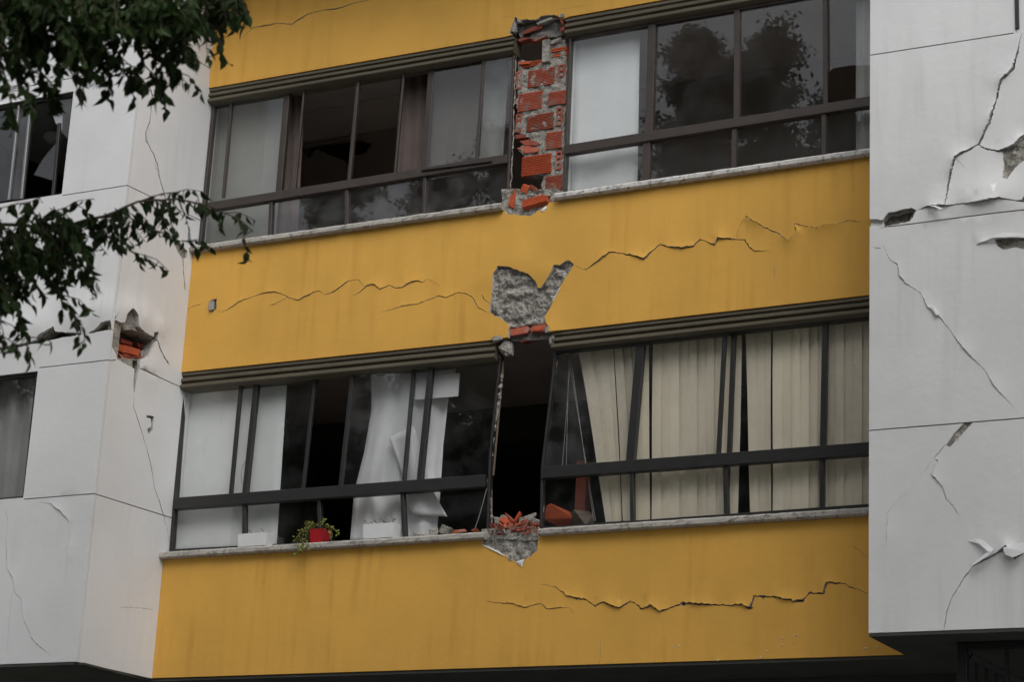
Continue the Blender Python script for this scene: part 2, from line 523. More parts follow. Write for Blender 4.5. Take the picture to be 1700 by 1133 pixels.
def sheet(name, pl, outline, holes=(), cracks=(), bumps=(), thick=0.025, mats=('white_paint', 'plaster_edge'), parent=None,
          grid=0.05, wave=0.0015, rough=0.0, rscale=12.0, d0=0.0, densify=0.05):
    """one layer of a wall in plane pl; outline/holes/cracks in plane coordinates. Cracks and holes are real gaps;
    plaster is pushed out (lift) along one side of a crack. bumps = (u, v, radius, height)"""
    V, E = [], []
    def loop(poly, dens):
        pts = jag(poly, dens, 0.0) if dens else [Vector(p) for p in poly]
        b = len(V)
        V.extend(pts)
        E.extend((b + i, b + (i + 1) % len(pts)) for i in range(len(pts)))
    loop(outline, densify)
    for h in holes:
        loop(h, 0)
    for c in cracks:
        for side in ('L', 'R'):
            b = len(V)
            V.extend(c[side])
            E.extend((b + i, b + i + 1) for i in range(len(c[side]) - 1))
    a = np.array([(p[0], p[1]) for p in outline])
    lo, hi = a.min(0), a.max(0)
    gx, gy = np.meshgrid(np.arange(lo[0] + grid / 2, hi[0], grid), np.arange(lo[1] + grid / 2, hi[1], grid))
    G = np.stack([gx.ravel(), gy.ravel()], 1)
    G += rng.uniform(-.2, .2, G.shape) * grid
    extra = []
    for c in cracks:
        if c['lift']:
            for p, q in zip(c['pts'][::2], c['L'][::2]):
                t = (q - p)
                if t.length < 1e-7:
                    continue
                t = t.normalized() * c['side']
                for k in (0.18, 0.5, 1.0, 1.8):
                    extra.append(tuple(p + t * c['rad'] * k))
    if extra:
        G = np.concatenate([G, np.array(extra)])
    G = G[pip(G, outline)]
    V.extend(Vector(g) for g in G)
    ov, oe, of, *_ = delaunay_2d_cdt([Vector((p[0], p[1])) for p in V], E, [], 0, 1e-6, False)
    P = np.array([(p[0], p[1]) for p in ov])
    F = np.array([f for f in of if len(f) == 3])
    cen = P[F].mean(1)
    keep = pip(cen, outline)
    for h in holes:
        keep &= ~pip(cen, h)
    for c in cracks:
        L, R = c['L'], c['R']
        al = np.array([(p[0], p[1]) for p in L + R])
        l2, h2 = al.min(0) - .01, al.max(0) + .01
        idx = np.where(keep & (cen[:, 0] > l2[0]) & (cen[:, 0] < h2[0]) & (cen[:, 1] > l2[1]) & (cen[:, 1] < h2[1]))[0]
        if not len(idx):
            continue
        sub = cen[idx]
        ins = np.zeros(len(idx), bool)
        for i in range(len(L) - 1):
            ins |= pip(sub, [L[i], L[i + 1], R[i + 1], R[i]])
        keep[idx[ins]] = False
    F = F[keep]
    # displacement
    disp = np.zeros(len(P))
    for c in cracks:
        if not c['lift']:
            continue
        S = np.array([(p[0], p[1]) for p in c['pts']])
        A, B = S[:-1], S[1:]
        D = B - A
        ll = (D ** 2).sum(1) + 1e-12
        best = np.full(len(P), 9.0); sg = np.zeros(len(P)); pos = np.zeros(len(P))
        for i in range(len(A)):
            w_ = P - A[i]
            t = np.clip((w_ @ D[i]) / ll[i], 0, 1)
            q = w_ - t[:, None] * D[i]
            d = np.sqrt((q ** 2).sum(1))
            cr = D[i][0] * w_[:, 1] - D[i][1] * w_[:, 0]
            m = d < best
            best[m] = d[m]; sg[m] = np.sign(cr[m]); pos[m] = (i + t[m]) / len(A)
        tp = np.clip(np.minimum(pos, 1 - pos) * 6, 0, 1)
        mod = 0.55 + 0.45 * np.sin(pos * len(A) * 0.23 + 1.3 * c['rad'] * 50)
        disp += np.where(sg * c['side'] > 0, c['lift'] * np.exp(-best / c['rad']) * tp * mod, 0)
    for (u, v, r_, h_) in bumps:
        disp += h_ * np.exp(-(((P[:, 0] - u) ** 2 + (P[:, 1] - v) ** 2) / r_ ** 2))
    for i in range(len(P)):
        q = Vector((P[i, 0] * 1.3, P[i, 1] * 1.3, pl.o.y))
        if wave:
            disp[i] += wave * noise.noise(q)
        if rough:
            disp[i] += rough * (noise.fractal(Vector((P[i, 0], P[i, 1], 3.3)) * rscale, 0.8, 2.2, 5))
    verts = [pl.pt(P[i, 0], P[i, 1], disp[i] + d0) for i in range(len(P))]
    # orient front faces outwards, then boundary walls going back
    flip = pl.u.cross(pl.v).dot(pl.n) < 0
    faces = [tuple(f[::-1]) if flip else tuple(f) for f in F.tolist()]
    cnt = {}
    for f in faces:
        for i in range(3):
            a_, b_ = f[i], f[(i + 1) % 3]
            k = (min(a_, b_), max(a_, b_))
            cnt[k] = None if k in cnt else (a_, b_)
    bound = [e for e in cnt.values() if e]
    backi = {}
    nf = len(faces)
    sharp = set()
    for a_, b_ in bound:
        for k in (a_, b_):
            if k not in backi:
                backi[k] = len(verts)
                verts.append(pl.pt(P[k, 0], P[k, 1], d0 - thick))
        faces.append((b_, a_, backi[a_], backi[b_]))
        sharp.add((min(a_, b_), max(a_, b_)))
    o = mk(name, verts, faces, list(mats), parent, smooth=True, sharp=sharp)
    OA = np.array([(p[0], p[1]) for p in outline]); OB = np.roll(OA, -1, 0)
    mid = np.array([(P[a_] + P[b_]) / 2 for a_, b_ in bound])
    dmin = np.full(len(mid), 9.0)
    for i in range(len(OA)):
        D = OB[i] - OA[i]
        t = np.clip(((mid - OA[i]) @ D) / ((D ** 2).sum() + 1e-12), 0, 1)
        dmin = np.minimum(dmin, np.sqrt(((mid - OA[i] - t[:, None] * D) ** 2).sum(1)))
    if len(mats) > 1:
        for i in range(nf, len(o.data.polygons)):
            o.data.polygons[i].material_index = 0 if dmin[i - nf] < 1e-4 else 1
            o.data.polygons[i].use_smooth = False
    # drop loose vertices left by the triangulation
    bm = bmesh.new(); bm.from_mesh(o.data)
    bmesh.ops.delete(bm, geom=[v for v in bm.verts if not v.link_faces], context='VERTS')
    bm.to_mesh(o.data); bm.free()
    return o

def rough_patch(name, pl, poly, depth, amp, mat, parent, grid=0.016, rscale=14.0, seed=0):
    """broken masonry at the bottom of a spall: a rough sheet, depth behind the face"""
    return sheet(name, pl, poly, thick=0.05, mats=(mat,), parent=parent, grid=grid, wave=0, rough=amp, rscale=rscale, d0=-depth, densify=grid)

# ------------------------------------------------------------------ planes of the building
XL, XR = -3.43, 3.51            # yellow facade between the two white bays
BAY = -0.945                    # the bays stand out this far
CX = -3.52                      # left bay corner
FAC = Plane((0, 0, 0), (1, 0, 0), (0, 0, 1), (0, -1, 0))
LFR = Plane((0, BAY, 0), (1, 0, 0), (0, 0, 1), (0, -1, 0))
su = Vector((XL - CX, -BAY, 0)).normalized()
LSD = Plane((CX, BAY, 0), su, (0, 0, 1), Vector((su.y, -su.x, 0)))
SLEN = Vector((XL - CX, -BAY, 0)).length
ZB, ZT = 4.38, 11.4

building = empty('apartment_building')
setp(building, 'earthquake damaged apartment block with cracked yellow bands between two white bays', 'building')

Z_TOP = (780, 0, 8.5); Z_MID = (760, 400, 4.72); Z_ML = (300, 380, 3.036); Z_MR = (900, 320, 3.036)
Z_BOT = (780, 920, 2.297); Z_PIER = (780, 0, 2.981); Z_LOW = (760, 580, 2.981)
Z_L2 = (0, 270, 2.982); Z_L1 = (0, 0, 3.778); Z_L3 = (0, 600, 2.126); Z_LH = (150, 470, 5.667)
Z_R5 = (1400, 0, 2.697); Z_R6 = (1400, 380, 2.98); Z_R7 = (1400, 700, 2.617); Z_R3 = (1540, 0, 3.777)

def FX(pts):
    return [FAC.px(x, y) for x, y in pts]

# ------------------------------------------------------------------ yellow bands
# middle band
sp_mid = jag(FAC.many(Z_MID, [(315, 195), (405, 205), (560, 265), (605, 310), (632, 372), (652, 368), (720, 270), (755, 187), (800, 190), (862, 150),
                              (910, 180), (870, 250), (800, 360), (745, 460), (738, 500), (680, 592), (690, 640), (712, 680), (735, 745), (735, 860),
                              (405, 890), (400, 770), (398, 700), (408, 672), (380, 640), (250, 560), (258, 470), (270, 400), (278, 260)]), 0.02, 0.004, 3)
sp_sill2 = jag(FAC.many(Z_PIER, [(150, 980), (165, 1040), (190, 1062), (300, 1068), (375, 1022), (408, 985), (418, 950), (440, 900), (150, 900)]), 0.02, 0.006, 5)
tl, tr = FAC.px(313, 424), FAC.px(1447, 254)
bl, br = FAC.px(298, 619), FAC.px(1447, 490)
k = (br[1] - bl[1]) / (br[0] - bl[0])
MIDB = [(XL + .002, 7.205), (-0.2, 7.195), (0.42, 7.215), (3.7, 7.238), (3.7, 8.40), (0.3, 8.385), (-0.2, 8.365), (XL + .002, 8.36)]
mid_cr = [
    crack(FAC.many(Z_ML, [(176, 408), (205, 422), (250, 400), (300, 365), (370, 340), (410, 325), (470, 318), (510, 330), (540, 345), (590, 362), (640, 335), (690, 312), (730, 333), (770, 318), (800, 300), (840, 265), (890, 255), (935, 290)]), 0.006, 0.005, 0.010, 1, 0.07, seed=1),
    crack(FAC.many(Z_ML, [(450, 390), (490, 372), (538, 347)]), 0.005, 0.005, 0.006, 1, 0.04, seed=2),
    crack(FAC.many(Z_ML, [(860, 342), (900, 320), (940, 288), (970, 278), (1005, 305), (1050, 285), (1080, 300), (1110, 298), (1160, 270), (1190, 262), (1220, 272), (1245, 250)]), 0.008, 0.004, 0.012, 1, 0.06, seed=3),
    crack(FAC.many(Z_ML, [(1245, 250), (1275, 268), (1310, 290)]), 0.003, 0.002, 0.010, -1, 0.05, seed=4),
    crack(FAC.many(Z_ML, [(1010, 420), (1060, 410), (1120, 388), (1190, 380), (1250, 358), (1300, 340), (1340, 345), (1395, 322), (1430, 325), (1470, 345), (1495, 385), (1500, 400), (1562, 428)]), 0.007, 0.004, 0.006, 1, 0.05, seed=5),
    crack(FAC.many(Z_ML, [(1515, 330), (1530, 355), (1560, 380)]), 0.006, 0.003, 0.010, 1, 0.05, seed=6),
    crack(FAC.many(Z_ML, [(12, 420), (25, 415), (60, 390), (105, 380)]), 0.004, 0.003, 0.006, 1, 0.05, seed=7),
    crack(FAC.many(Z_MR, [(165, 365), (200, 385), (225, 388), (300, 330), (345, 298), (400, 308), (450, 315), (515, 335), (590, 262), (640, 272), (700, 280), (760, 272), (795, 235), (875, 262), (890, 228), (960, 235), (1020, 240), (1050, 280), (1070, 292), (1150, 295)]), 0.009, 0.005, 0.020, 1, 0.06, seed=8),
    crack(FAC.many(Z_MR, [(975, 220), (1000, 160), (1025, 118), (1120, 175), (1180, 200), (1240, 242), (1280, 200), (1270, 155), (1330, 170), (1390, 178), (1420, 165), (1500, 155), (1545, 140), (1600, 148), (1665, 140)]), 0.008, 0.005, 0.024, -1, 0.06, seed=9),
    crack(FAC.many(Z_MR, [(1170, 360), (1172, 430)]), 0.003, 0.002, 0, 1, seed=10),
]
c0 = FAC.many(Z_MID, [(480, 170), (690, 240), (230, 300), (380, 760), (740, 700)])
stub_hole = jag(FAC.many(Z_ML, [(147, 362), (182, 352), (180, 402), (160, 422), (150, 405)]), 0.02, 0.002, 2)
band_mid = sheet('yellow_wall', FAC, MIDB, [sp_mid, sp_sill2, stub_hole], mid_cr,
                 [(c0[0][0], c0[0][1], .16, .014), (c0[1][0], c0[1][1], .10, .012), (c0[2][0], c0[2][1], .12, .008), (c0[3][0], c0[3][1], .12, .012), (c0[4][0], c0[4][1], .10, .012)],
                 mats=('yellow_paint', 'plaster_edge'), parent=building)
core_hole = FAC.many(Z_MID, [(395, 660), (705, 640), (720, 900), (400, 900)])
sheet('wall_core', FAC, [(XL - .05, 7.20), (3.7, 7.20), (3.7, 8.36), (XL - .05, 8.355)], [sp_sill2, core_hole, sp_mid], thick=0.12, mats=('dark_core',), parent=band_mid, grid=0.2, d0=-0.0265)
rough_patch('exposed_mortar', FAC, jag(FAC.many(Z_MID, [(300, 170), (620, 240), (650, 340), (740, 160), (862, 130), (935, 180), (760, 480), (700, 640), (400, 672), (360, 650), (230, 580), (250, 220)]), 0.03, 0.0), 0.024, 0.030, 'mortar', band_mid, grid=0.011, rscale=16)
rough_patch('exposed_mortar', FAC, FAC.many(Z_PIER, [(150, 990), (160, 1050), (200, 1075), (310, 1075), (390, 1025), (425, 960), (430, 930), (150, 930)]), 0.03, 0.02, 'mortar', band_mid, grid=0.013)

# lower band
sp_low = jag(FAC.many(Z_LOW, [(118, 968), (140, 900), (400, 900), (395, 1005), (332, 1045), (318, 1076), (290, 1056), (200, 1000)]), 0.02, 0.006, 8)
low_cr = [
    crack(FAC.many(Z_BOT, [(60, 180), (100, 188), (160, 190), (210, 205), (270, 190), (290, 210), (380, 205)]), 0.007, 0.004, 0.008, 1, 0.05, seed=11),
    crack(FAC.many(Z_BOT, [(380, 205), (398, 235)]), 0.003, 0.002, seed=12),
    crack(FAC.many(Z_BOT, [(270, 118), (325, 125), (370, 160), (405, 172), (440, 175), (480, 200), (510, 185), (570, 208), (612, 180), (660, 212), (690, 198), (727, 222), (770, 205), (815, 188), (880, 192), (985, 198), (1040, 195), (1068, 208), (1084, 162), (1170, 165), (1240, 182), (1272, 176), (1292, 150), (1350, 152), (1362, 110), (1430, 115), (1460, 130), (1530, 158)]), 0.011, 0.006, 0.022, 1, 0.05, seed=13),
    crack(FAC.many(Z_BOT, [(500, 320), (495, 440)]), 0.003, 0.002, seed=14),
    crack(FAC.many(Z_BOT, [(830, 432), (850, 412), (866, 432)]), 0.007, 0.004, seed=15),
    crack(FAC.many(Z_BOT, [(1440, -40), (1490, -10), (1530, 25)]), 0.003, 0.003, seed=16),
]
chips = [jag(FAC.many(Z_BOT, q), 0.02, 0.003, i) for i, q in enumerate([
    [(806, 184), (822, 184), (822, 198), (808, 200)], [(1108, 158), (1128, 158), (1122, 174), (1112, 168)], [(1240, 178), (1280, 174), (1270, 186), (1246, 186)],
    [(1046, 200), (1084, 205), (1070, 214), (1056, 210)], [(400, 165), (412, 170), (406, 180)]])]
band_low = sheet('yellow_wall', FAC, [(XL + .002, 4.383), (3.7, 4.383), (3.7, 5.452), (XL + .002, 5.447)], [sp_low] + chips, low_cr,
                 [(0.35, 5.32, .12, .010), (-.35, 5.32, .12, .008)], mats=('yellow_paint', 'plaster_edge'), parent=building)
sheet('wall_core', FAC, [(XL - .05, 4.378), (3.7, 4.378), (3.7, 5.445), (XL - .05, 5.442)], [sp_low], thick=0.12, mats=('dark_core',), parent=band_low, grid=0.2, d0=-0.0265)
rough_patch('exposed_mortar', FAC, FAC.many(Z_LOW, [(110, 965), (140, 925), (405, 915), (405, 1010), (340, 1055), (318, 1088), (280, 1062), (190, 1005)]), 0.006, 0.018, 'mortar', band_low, grid=0.013)

# upper band
sp_top = jag(FAC.many(Z_TOP, [(560, 480), (575, 400), (605, 320), (635, 235), (700, 282), (780, 268), (930, 275), (1000, 222), (1100, 210), (1210, 208), (1285, 245), (1300, 330), (1320, 470)]), 0.02, 0.006, 9)
top_cr = [
    crack(FX([(400, 64), (421, 45), (445, 42), (458, 38), (485, 40), (510, 24), (528, 18), (560, 14), (585, 6), (625, -4)]), 0.006, 0.005, 0.014, 1, 0.05, seed=21),
    crack(FX([(365, 62), (380, 48), (400, 42)]), 0.006, 0.005, 0.01, 1, 0.05, seed=22),
    crack(FAC.many(Z_TOP, [(420, 250), (520, 235), (640, 220)]), 0.002, 0.002, seed=23),
    crack(FAC.many(Z_TOP, [(1200, 130), (1350, 120), (1500, 95), (1690, 60)]), 0.002, 0.003, seed=24),
]
band_top = sheet('yellow_wall', FAC, [(XL + .002, 10.045), (-0.2, 10.035), (0.42, 10.12), (3.7, 10.125), (3.7, ZT), (XL + .002, ZT)], [sp_top], top_cr,
                 [(-.35, 10.2, .12, .012)], mats=('yellow_paint', 'plaster_edge'), parent=building)
top_core_hole = FAC.many(Z_TOP, [(650, 300), (1260, 250), (1290, 480), (650, 500)])
sheet('wall_core', FAC, [(XL - .05, 10.06), (3.7, 10.13), (3.7, ZT), (XL - .05, ZT)], [top_core_hole], thick=0.12, mats=('dark_core',), parent=band_top, grid=0.2, d0=-0.0265)

# ------------------------------------------------------------------ white bays
def LX(pts):
    return [LFR.px(x, y) for x, y in pts]
def SX(pts):
    return [LSD.px(x, y) for x, y in pts]

def joint(a, b, wd=0.009):
    return crack([a, b], wd, 0.0, 0.0, 1, step=0.3, taper=False)

XW = -6.6
jz = {'j1': 5.845, 'j2': 7.06, 'j3': 8.715, 'j4': 10.25}
wu = [(-4.27, 8.73), (-4.27, 9.76), (XW + .3, 9.76), (XW + .3, 8.73)]
wl = [(-4.31, 5.86), (-4.31, 7.03), (XW + .3, 7.03), (XW + .3, 5.86)]
lf_cr = [joint((-4.30, jz['j1']), (CX + .02, jz['j1'])), joint((-4.30, jz['j2']), (CX + .02, jz['j2'])), joint((-4.26, jz['j3']), (CX + .02, jz['j3'])),
         joint((XW, 9.90), (CX + .02, 9.90)),
         crack([LFR.px(*p) for p in [(8, 838), (14, 870), (10, 910), (12, 945), (22, 960), (24, 985), (35, 995), (40, 1030), (55, 1065), (88, 1092)]], 0.005, 0.004, 0.006, 1, 0.05, seed=31),
         crack(LX([(62, 833), (85, 838), (100, 848), (115, 865), (118, 890), (112, 925), (108, 965)]), 0.003, 0.004, 0.012, 1, 0.05, seed=32),
         crack(LX([(20, 985), (14, 1040), (12, 1090)]), 0.002, 0.003, seed=33),
         ]
brk_f = jag(LX([(-60, 592), (0, 577), (34, 572), (60, 566), (66, 557), (80, 548), (89, 542), (92, 551), (120, 553), (144, 556), (160, 546), (170, 536), (184, 532), (186, 548), (178, 549), (150, 554), (110, 560), (66, 569), (34, 577), (0, 583), (-60, 599)]), 0.02, 0.004, 11)
low_bulge = LX([(130, 525), (60, 540), (170, 515), (20, 555)])
bay_left = sheet('bay_front_wall', LFR, [(XW, ZB), (CX, ZB), (CX, ZT), (XW, ZT)], [wu, wl, brk_f], lf_cr,
                 [(b[0], b[1], .16, .028) for b in low_bulge], mats=('white_paint', 'plaster_edge'), parent=building, grid=0.06)
brk_core = jag(LX([(-60, 593), (34, 573), (64, 564), (88, 545), (120, 554), (146, 556), (170, 538), (176, 536), (176, 546), (150, 553), (110, 559), (66, 567), (34, 575), (-60, 597)]), 0.05, 0)
core_slot = jag(LX([(60, 563), (89, 546), (150, 551), (176, 538), (176, 545), (120, 557), (66, 566)]), 0.05, 0)
sheet('wall_core', LFR, [(XW, ZB - .002), (CX - .005, ZB - .002), (CX - .005, ZT), (XW, ZT)], [[(x + (.012 if x > -5 else 0), y) for x, y in wu], [(x + (.012 if x > -5 else 0), y) for x, y in wl], brk_core], thick=0.10, mats=('mortar',), parent=bay_left, grid=0.2, d0=-0.0265)

# side of the left bay, with the broken-open corner
def LH(pts):
    return LSD.many(Z_LH, pts)
hole_s = jag(LH([(165, 400), (180, 370), (240, 350), (290, 375), (318, 372), (330, 300), (380, 240), (405, 250), (435, 310), (442, 410), (500, 460), (590, 510), (592, 462), (628, 462), (628, 545), (608, 548), (585, 610), (545, 690), (500, 715), (465, 725), (462, 800), (448, 850), (430, 930), (420, 1030), (410, 1025), (408, 930), (415, 810), (350, 775), (250, 715), (240, 665), (200, 600), (160, 480)]), 0.02, 0.004, 12)
ls_cr = [joint((0.025, jz['j1']), (SLEN + .1, jz['j1'])), joint((0.025, jz['j3']), (SLEN + .1, jz['j3'])), joint((0.025, 10.25), (SLEN + .1, 10.25)),
         joint(LSD.px(232, 612), (SLEN + .1, jz['j2'])), joint((0.025, jz['j2']), LSD.px(192, 598)),
         crack(LSD.many(Z_L1, [(830, 485), (890, 505), (935, 540), (955, 600), (945, 700), (940, 760), (915, 830), (915, 880), (960, 960), (985, 1030), (1005, 1133)]), 0.011, 0.004, 0.008, 1, 0.05, seed=41),
         crack(LSD.many(Z_L2, [(765, 0), (785, 60), (800, 110), (820, 190), (850, 300), (862, 370)]), 0.008, 0.004, 0.006, 1, 0.05, seed=42),
         crack(LSD.many(Z_L2, [(905, 470), (908, 540), (916, 635)]), 0.010, 0.003, 0.008, 1, 0.04, seed=43),
         crack(LH([(625, 530), (650, 600), (690, 690), (740, 768)]), 0.012, 0.003, 0.010, 1, 0.04, seed=44),
         crack(LH([(228, 352), (242, 300), (240, 270)]), 0.010, 0.003, 0.010, 1, 0.04, seed=45),
         crack(LH([(400, 245), (388, 200), (410, 180)]), 0.006, 0.003, 0.006, 1, 0.04, seed=46),
         crack(LSD.many(Z_L3, [(476, 105), (472, 165), (490, 220), (515, 300), (535, 380), (545, 450), (560, 490), (575, 540), (590, 590), (600, 650)]), 0.004, 0.004, 0.006, 1, 0.05, seed=47),
         crack(LSD.many(Z_L3, [(420, 870), (500, 872), (545, 880)]), 0.003, 0.003, seed=48),
         ]
spall_j = jag(LSD.many(Z_L2, [(845, 340), (868, 380), (900, 405), (928, 440), (925, 470), (905, 482), (885, 450), (868, 415)]), 0.02, 0.003, 13)
nick = jag(LSD.many(Z_L3, [(517, 190), (543, 195), (538, 245), (525, 262), (520, 240), (534, 230), (532, 203), (517, 200)]), 0.02, 0.002, 14)
bs = LH([(480, 330), (300, 250), (650, 420), (560, 800)])
bay_side = sheet('bay_side_wall', LSD, [(0.027, ZB), (SLEN + .16, ZB), (SLEN + .16, ZT), (0.027, ZT)], [hole_s, spall_j, nick], ls_cr,
                 [(bs[0][0], bs[0][1], .14, .03), (bs[1][0], bs[1][1], .12, .02), (bs[2][0], bs[2][1], .10, .02), (bs[3][0], bs[3][1], .12, .012)],
                 mats=('white_paint', 'plaster_edge'), parent=building, grid=0.045)
spike = LH([(420, 722), (462, 728), (458, 800), (446, 850), (428, 930), (418, 1015), (412, 1015), (412, 930), (418, 812)])
nick2 = LH([(594, 466), (626, 466), (626, 528), (604, 528)])
cav = jag(LH([(178, 392), (240, 362), (300, 392), (340, 440), (425, 440), (500, 475), (600, 532), (580, 605), (540, 680), (500, 705), (440, 715), (300, 705), (255, 690), (245, 650), (205, 590), (172, 480)]), 0.04, 0.004, 15)
sheet('wall_core', LSD, [(0.03, ZB - .002), (SLEN + .16, ZB - .002), (SLEN + .16, ZT), (0.03, ZT)], [cav, spike, nick2], thick=0.16, mats=('mortar',), parent=bay_side, grid=0.12, d0=-0.028, rough=0.003)
# fill of the cavity: bricks in the broken corner
def side_brick(pts, depth, th, mat):
    dp = Plane(LSD.o - LSD.n * depth, LSD.u, LSD.v, LSD.n)
    q = [dp.pt(u, v) for u, v in dp.many(Z_LH, pts)]
    return MB().slab(q, -LSD.n * th).make('brick', mat, bay_side)
side_brick([(200, 448), (268, 462), (264, 528), (206, 505)], 0.045, 0.10, 'brick_bright')
side_brick([(285, 520), (400, 560), (395, 590), (290, 560)], 0.12, 0.06, 'brick_dark')
side_brick([(255, 655), (320, 690), (420, 700), (410, 730), (300, 715)], 0.035, 0.06, 'brick_clay')
side_brick([(250, 565), (312, 590), (300, 645), (262, 640)], 0.07, 0.08, 'brick_bright')
side_brick([(325, 585), (470, 628), (458, 688), (308, 652)], 0.05, 0.09, 'brick_bright')
side_brick([(300, 660), (400, 690), (540, 690), (520, 715), (330, 690)], 0.03, 0.07, 'brick_dark')
side_brick([(440, 560), (560, 610), (530, 640), (450, 600)], 0.11, 0.06, 'brick_dark')
side_brick([(470, 640), (575, 620), (540, 690), (480, 690)], 0.05, 0.07, 'mortar')
rough_patch('exposed_mortar', LSD, LH([(215, 330), (620, 330), (640, 760), (215, 760)]), 0.19, 0.02, 'dark_core', bay_side, grid=0.03)

# right bay
RFR = LFR
def R5(p): return RFR.many(Z_R5, p)
def R6(p): return RFR.many(Z_R6, p)
def R7(p): return RFR.many(Z_R7, p)
r_cr = [joint((XR, 8.835), (4.62, 8.83)), joint((XR, 5.862), (6.6, 5.868)), joint(RFR.px(1462, 378), (6.6, 7.425)),
        crack(R5([(800, 150), (795, 165), (770, 270), (758, 315), (705, 360), (680, 460), (655, 550), (605, 645), (500, 705), (475, 800), (465, 890), (455, 925)]), 0.014, 0.005, 0.030, -1, 0.045, seed=51),
        crack(R5([(605, 648), (640, 668), (700, 677), (770, 650), (825, 590)]), 0.010, 0.004, 0.035, 1, 0.05, seed=52),
        crack(R5([(328, 942), (380, 926), (455, 922), (620, 910), (700, 892), (830, 905)]), 0.006, 0.004, 0.034, 1, 0.09, seed=53),
        crack(R6([(138, 88), (165, 95), (190, 95)]), 0.004, 0.003, seed=54),
        crack(R6([(195, 75), (230, 155), (270, 175), (280, 235), (310, 270), (385, 320), (415, 385), (470, 430), (520, 490), (580, 575), (650, 650), (700, 700), (740, 770), (830, 870), (860, 905)]), 0.004, 0.004, 0.010, 1, 0.05, seed=55),
        crack(R7([(447, 95), (395, 160), (410, 170), (385, 230), (435, 290), (445, 335), (480, 370), (505, 415)]), 0.005, 0.004, 0.010, 1, 0.05, seed=56),
        crack(R7([(395, 160), (330, 245), (230, 345), (190, 400), (192, 470), (185, 535), (150, 545)]), 0.0025, 0.003, 0.006, 1, 0.05, seed=57),
        crack(R7([(435, 918), (450, 830), (470, 770), (520, 690), (562, 632)]), 0.007, 0.003, 0.006, -1, 0.05, seed=58),
        crack(R7([(560, 632), (620, 600), (665, 578), (712, 546), (745, 598), (800, 560)]), 0.012, 0.003, 0.045, 1, 0.05, seed=59),
        crack(R5([(505, 710), (545, 750)]), 0.003, 0.002, seed=60),
        crack(R6([(660, 80), (720, 55), (800, 45)]), 0.003, 0.002, 0.03, 1, 0.04, seed=61)]
h_r1 = jag(R5([(712, 676), (770, 652), (826, 592), (830, 700), (770, 752), (738, 806), (716, 800), (720, 735)]), 0.02, 0.004, 16)
h_r2 = jag(R5([(95, 975), (122, 982), (178, 984), (200, 952), (262, 938), (305, 930), (328, 942), (298, 992), (160, 1020), (140, 1022), (95, 1000)]), 0.02, 0.004, 17)
h_r3 = jag(R6([(748, 48), (820, 42), (920, 44), (920, 104), (850, 92), (790, 105), (762, 85)]), 0.02, 0.003, 18)
h_r4 = jag(R6([(600, 957), (640, 960), (585, 1020), (528, 1082), (508, 1072), (545, 1015)]), 0.02, 0.003, 19)
h_r5 = jag(R5([(770, 905), (800, 895), (830, 850), (830, 905)]), 0.02, 0.003, 20)
rb = R5([(560, 890), (350, 960), (700, 860)])
bay_right = sheet('bay_front_wall', RFR, [(XR, ZB), (6.6, ZB), (6.6, ZT), (4.66, ZT), (4.66, 8.93), (4.64, 8.835), (4.64, ZT), (XR, ZT)], [h_r1, h_r2, h_r3, h_r4, h_r5], r_cr,
                  [(rb[0][0], rb[0][1], .15, .02), (rb[2][0], rb[2][1], .15, .03)], mats=('white_paint', 'plaster_edge'), parent=building, grid=0.05)
pocket = jag(R5([(128, 988), (176, 992), (205, 962), (300, 940), (310, 945), (290, 985), (165, 1012)]), 0.05, 0)
sheet('wall_core', RFR, [(XR + .004, ZB - .002), (6.6, ZB - .002), (6.6, ZT), (XR + .004, ZT)], [pocket, h_r1, h_r3, h_r4], thick=0.10, mats=('mortar',), parent=bay_right, grid=0.15, d0=-0.0265)
rough_patch('exposed_mortar', RFR, jag(R5([(700, 660), (770, 640), (840, 580), (840, 710), (770, 765), (738, 815), (705, 805)]), 0.05, 0), 0.012, 0.018, 'mortar', bay_right, grid=0.012)
rough_patch('exposed_mortar', RFR, jag(R6([(590, 945), (655, 950), (530, 1092), (495, 1075)]), 0.05, 0), 0.010, 0.014, 'mortar', bay_right, grid=0.012)
rough_patch('exposed_mortar', RFR, jag(R5([(115, 975), (330, 920), (330, 1000), (130, 1030)]), 0.05, 0), 0.06, 0.03, 'dark_core', bay_right, grid=0.015)
rough_patch('exposed_mortar', RFR, jag(R6([(735, 35), (930, 35), (930, 112), (735, 112)]), 0.05, 0), 0.024, 0.012, 'mortar', bay_right, grid=0.014)
MB().box((XR, BAY + .0255, ZB), (XR + .10, 0.30, ZT)).make('bay_side_wall', 'white_paint', building)
# dark window edge at the far right of the upper storey
MB().bar((4.652, BAY + .01, 8.86), (4.652, BAY + .01, ZT), 0.03, 0.05).make('window_edge', 'frame_black', building)

# hanging flaps of loosened plaster on the right bay
def flap(pts, lift, name='plaster_flake', pl=RFR, mat='white_paint'):
    """pts = outline; each with its own distance off the wall"""
    q = [pl.pt(u, v, h) for (u, v), h in zip(pts, lift)]
    n = len(q)
    c = sum(q, Vector()) / n + pl.n * 0.006
    front = q + [c]
    backp = [p - pl.n * 0.006 for p in front]
    f = [(i, (i + 1) % n, n) for i in range(n)] + [(n + 1 + (i + 1) % n, n + 1 + i, 2 * n + 1) for i in range(n)] + [((i + 1) % n, i, n + 1 + i, n + 1 + (i + 1) % n) for i in range(n)]
    return mk(name, front + backp, f, mat, bay_right if pl is RFR else band_mid)
flap(R7([(545, 522), (575, 513), (612, 520), (668, 566), (640, 575), (600, 540), (570, 530)]), [.004, .012, .02, .04, .05, .03, .006])
flap(R7([(640, 560), (668, 562), (640, 590), (575, 632), (560, 628), (590, 605)]), [.03, .05, .055, .05, .03, .02])
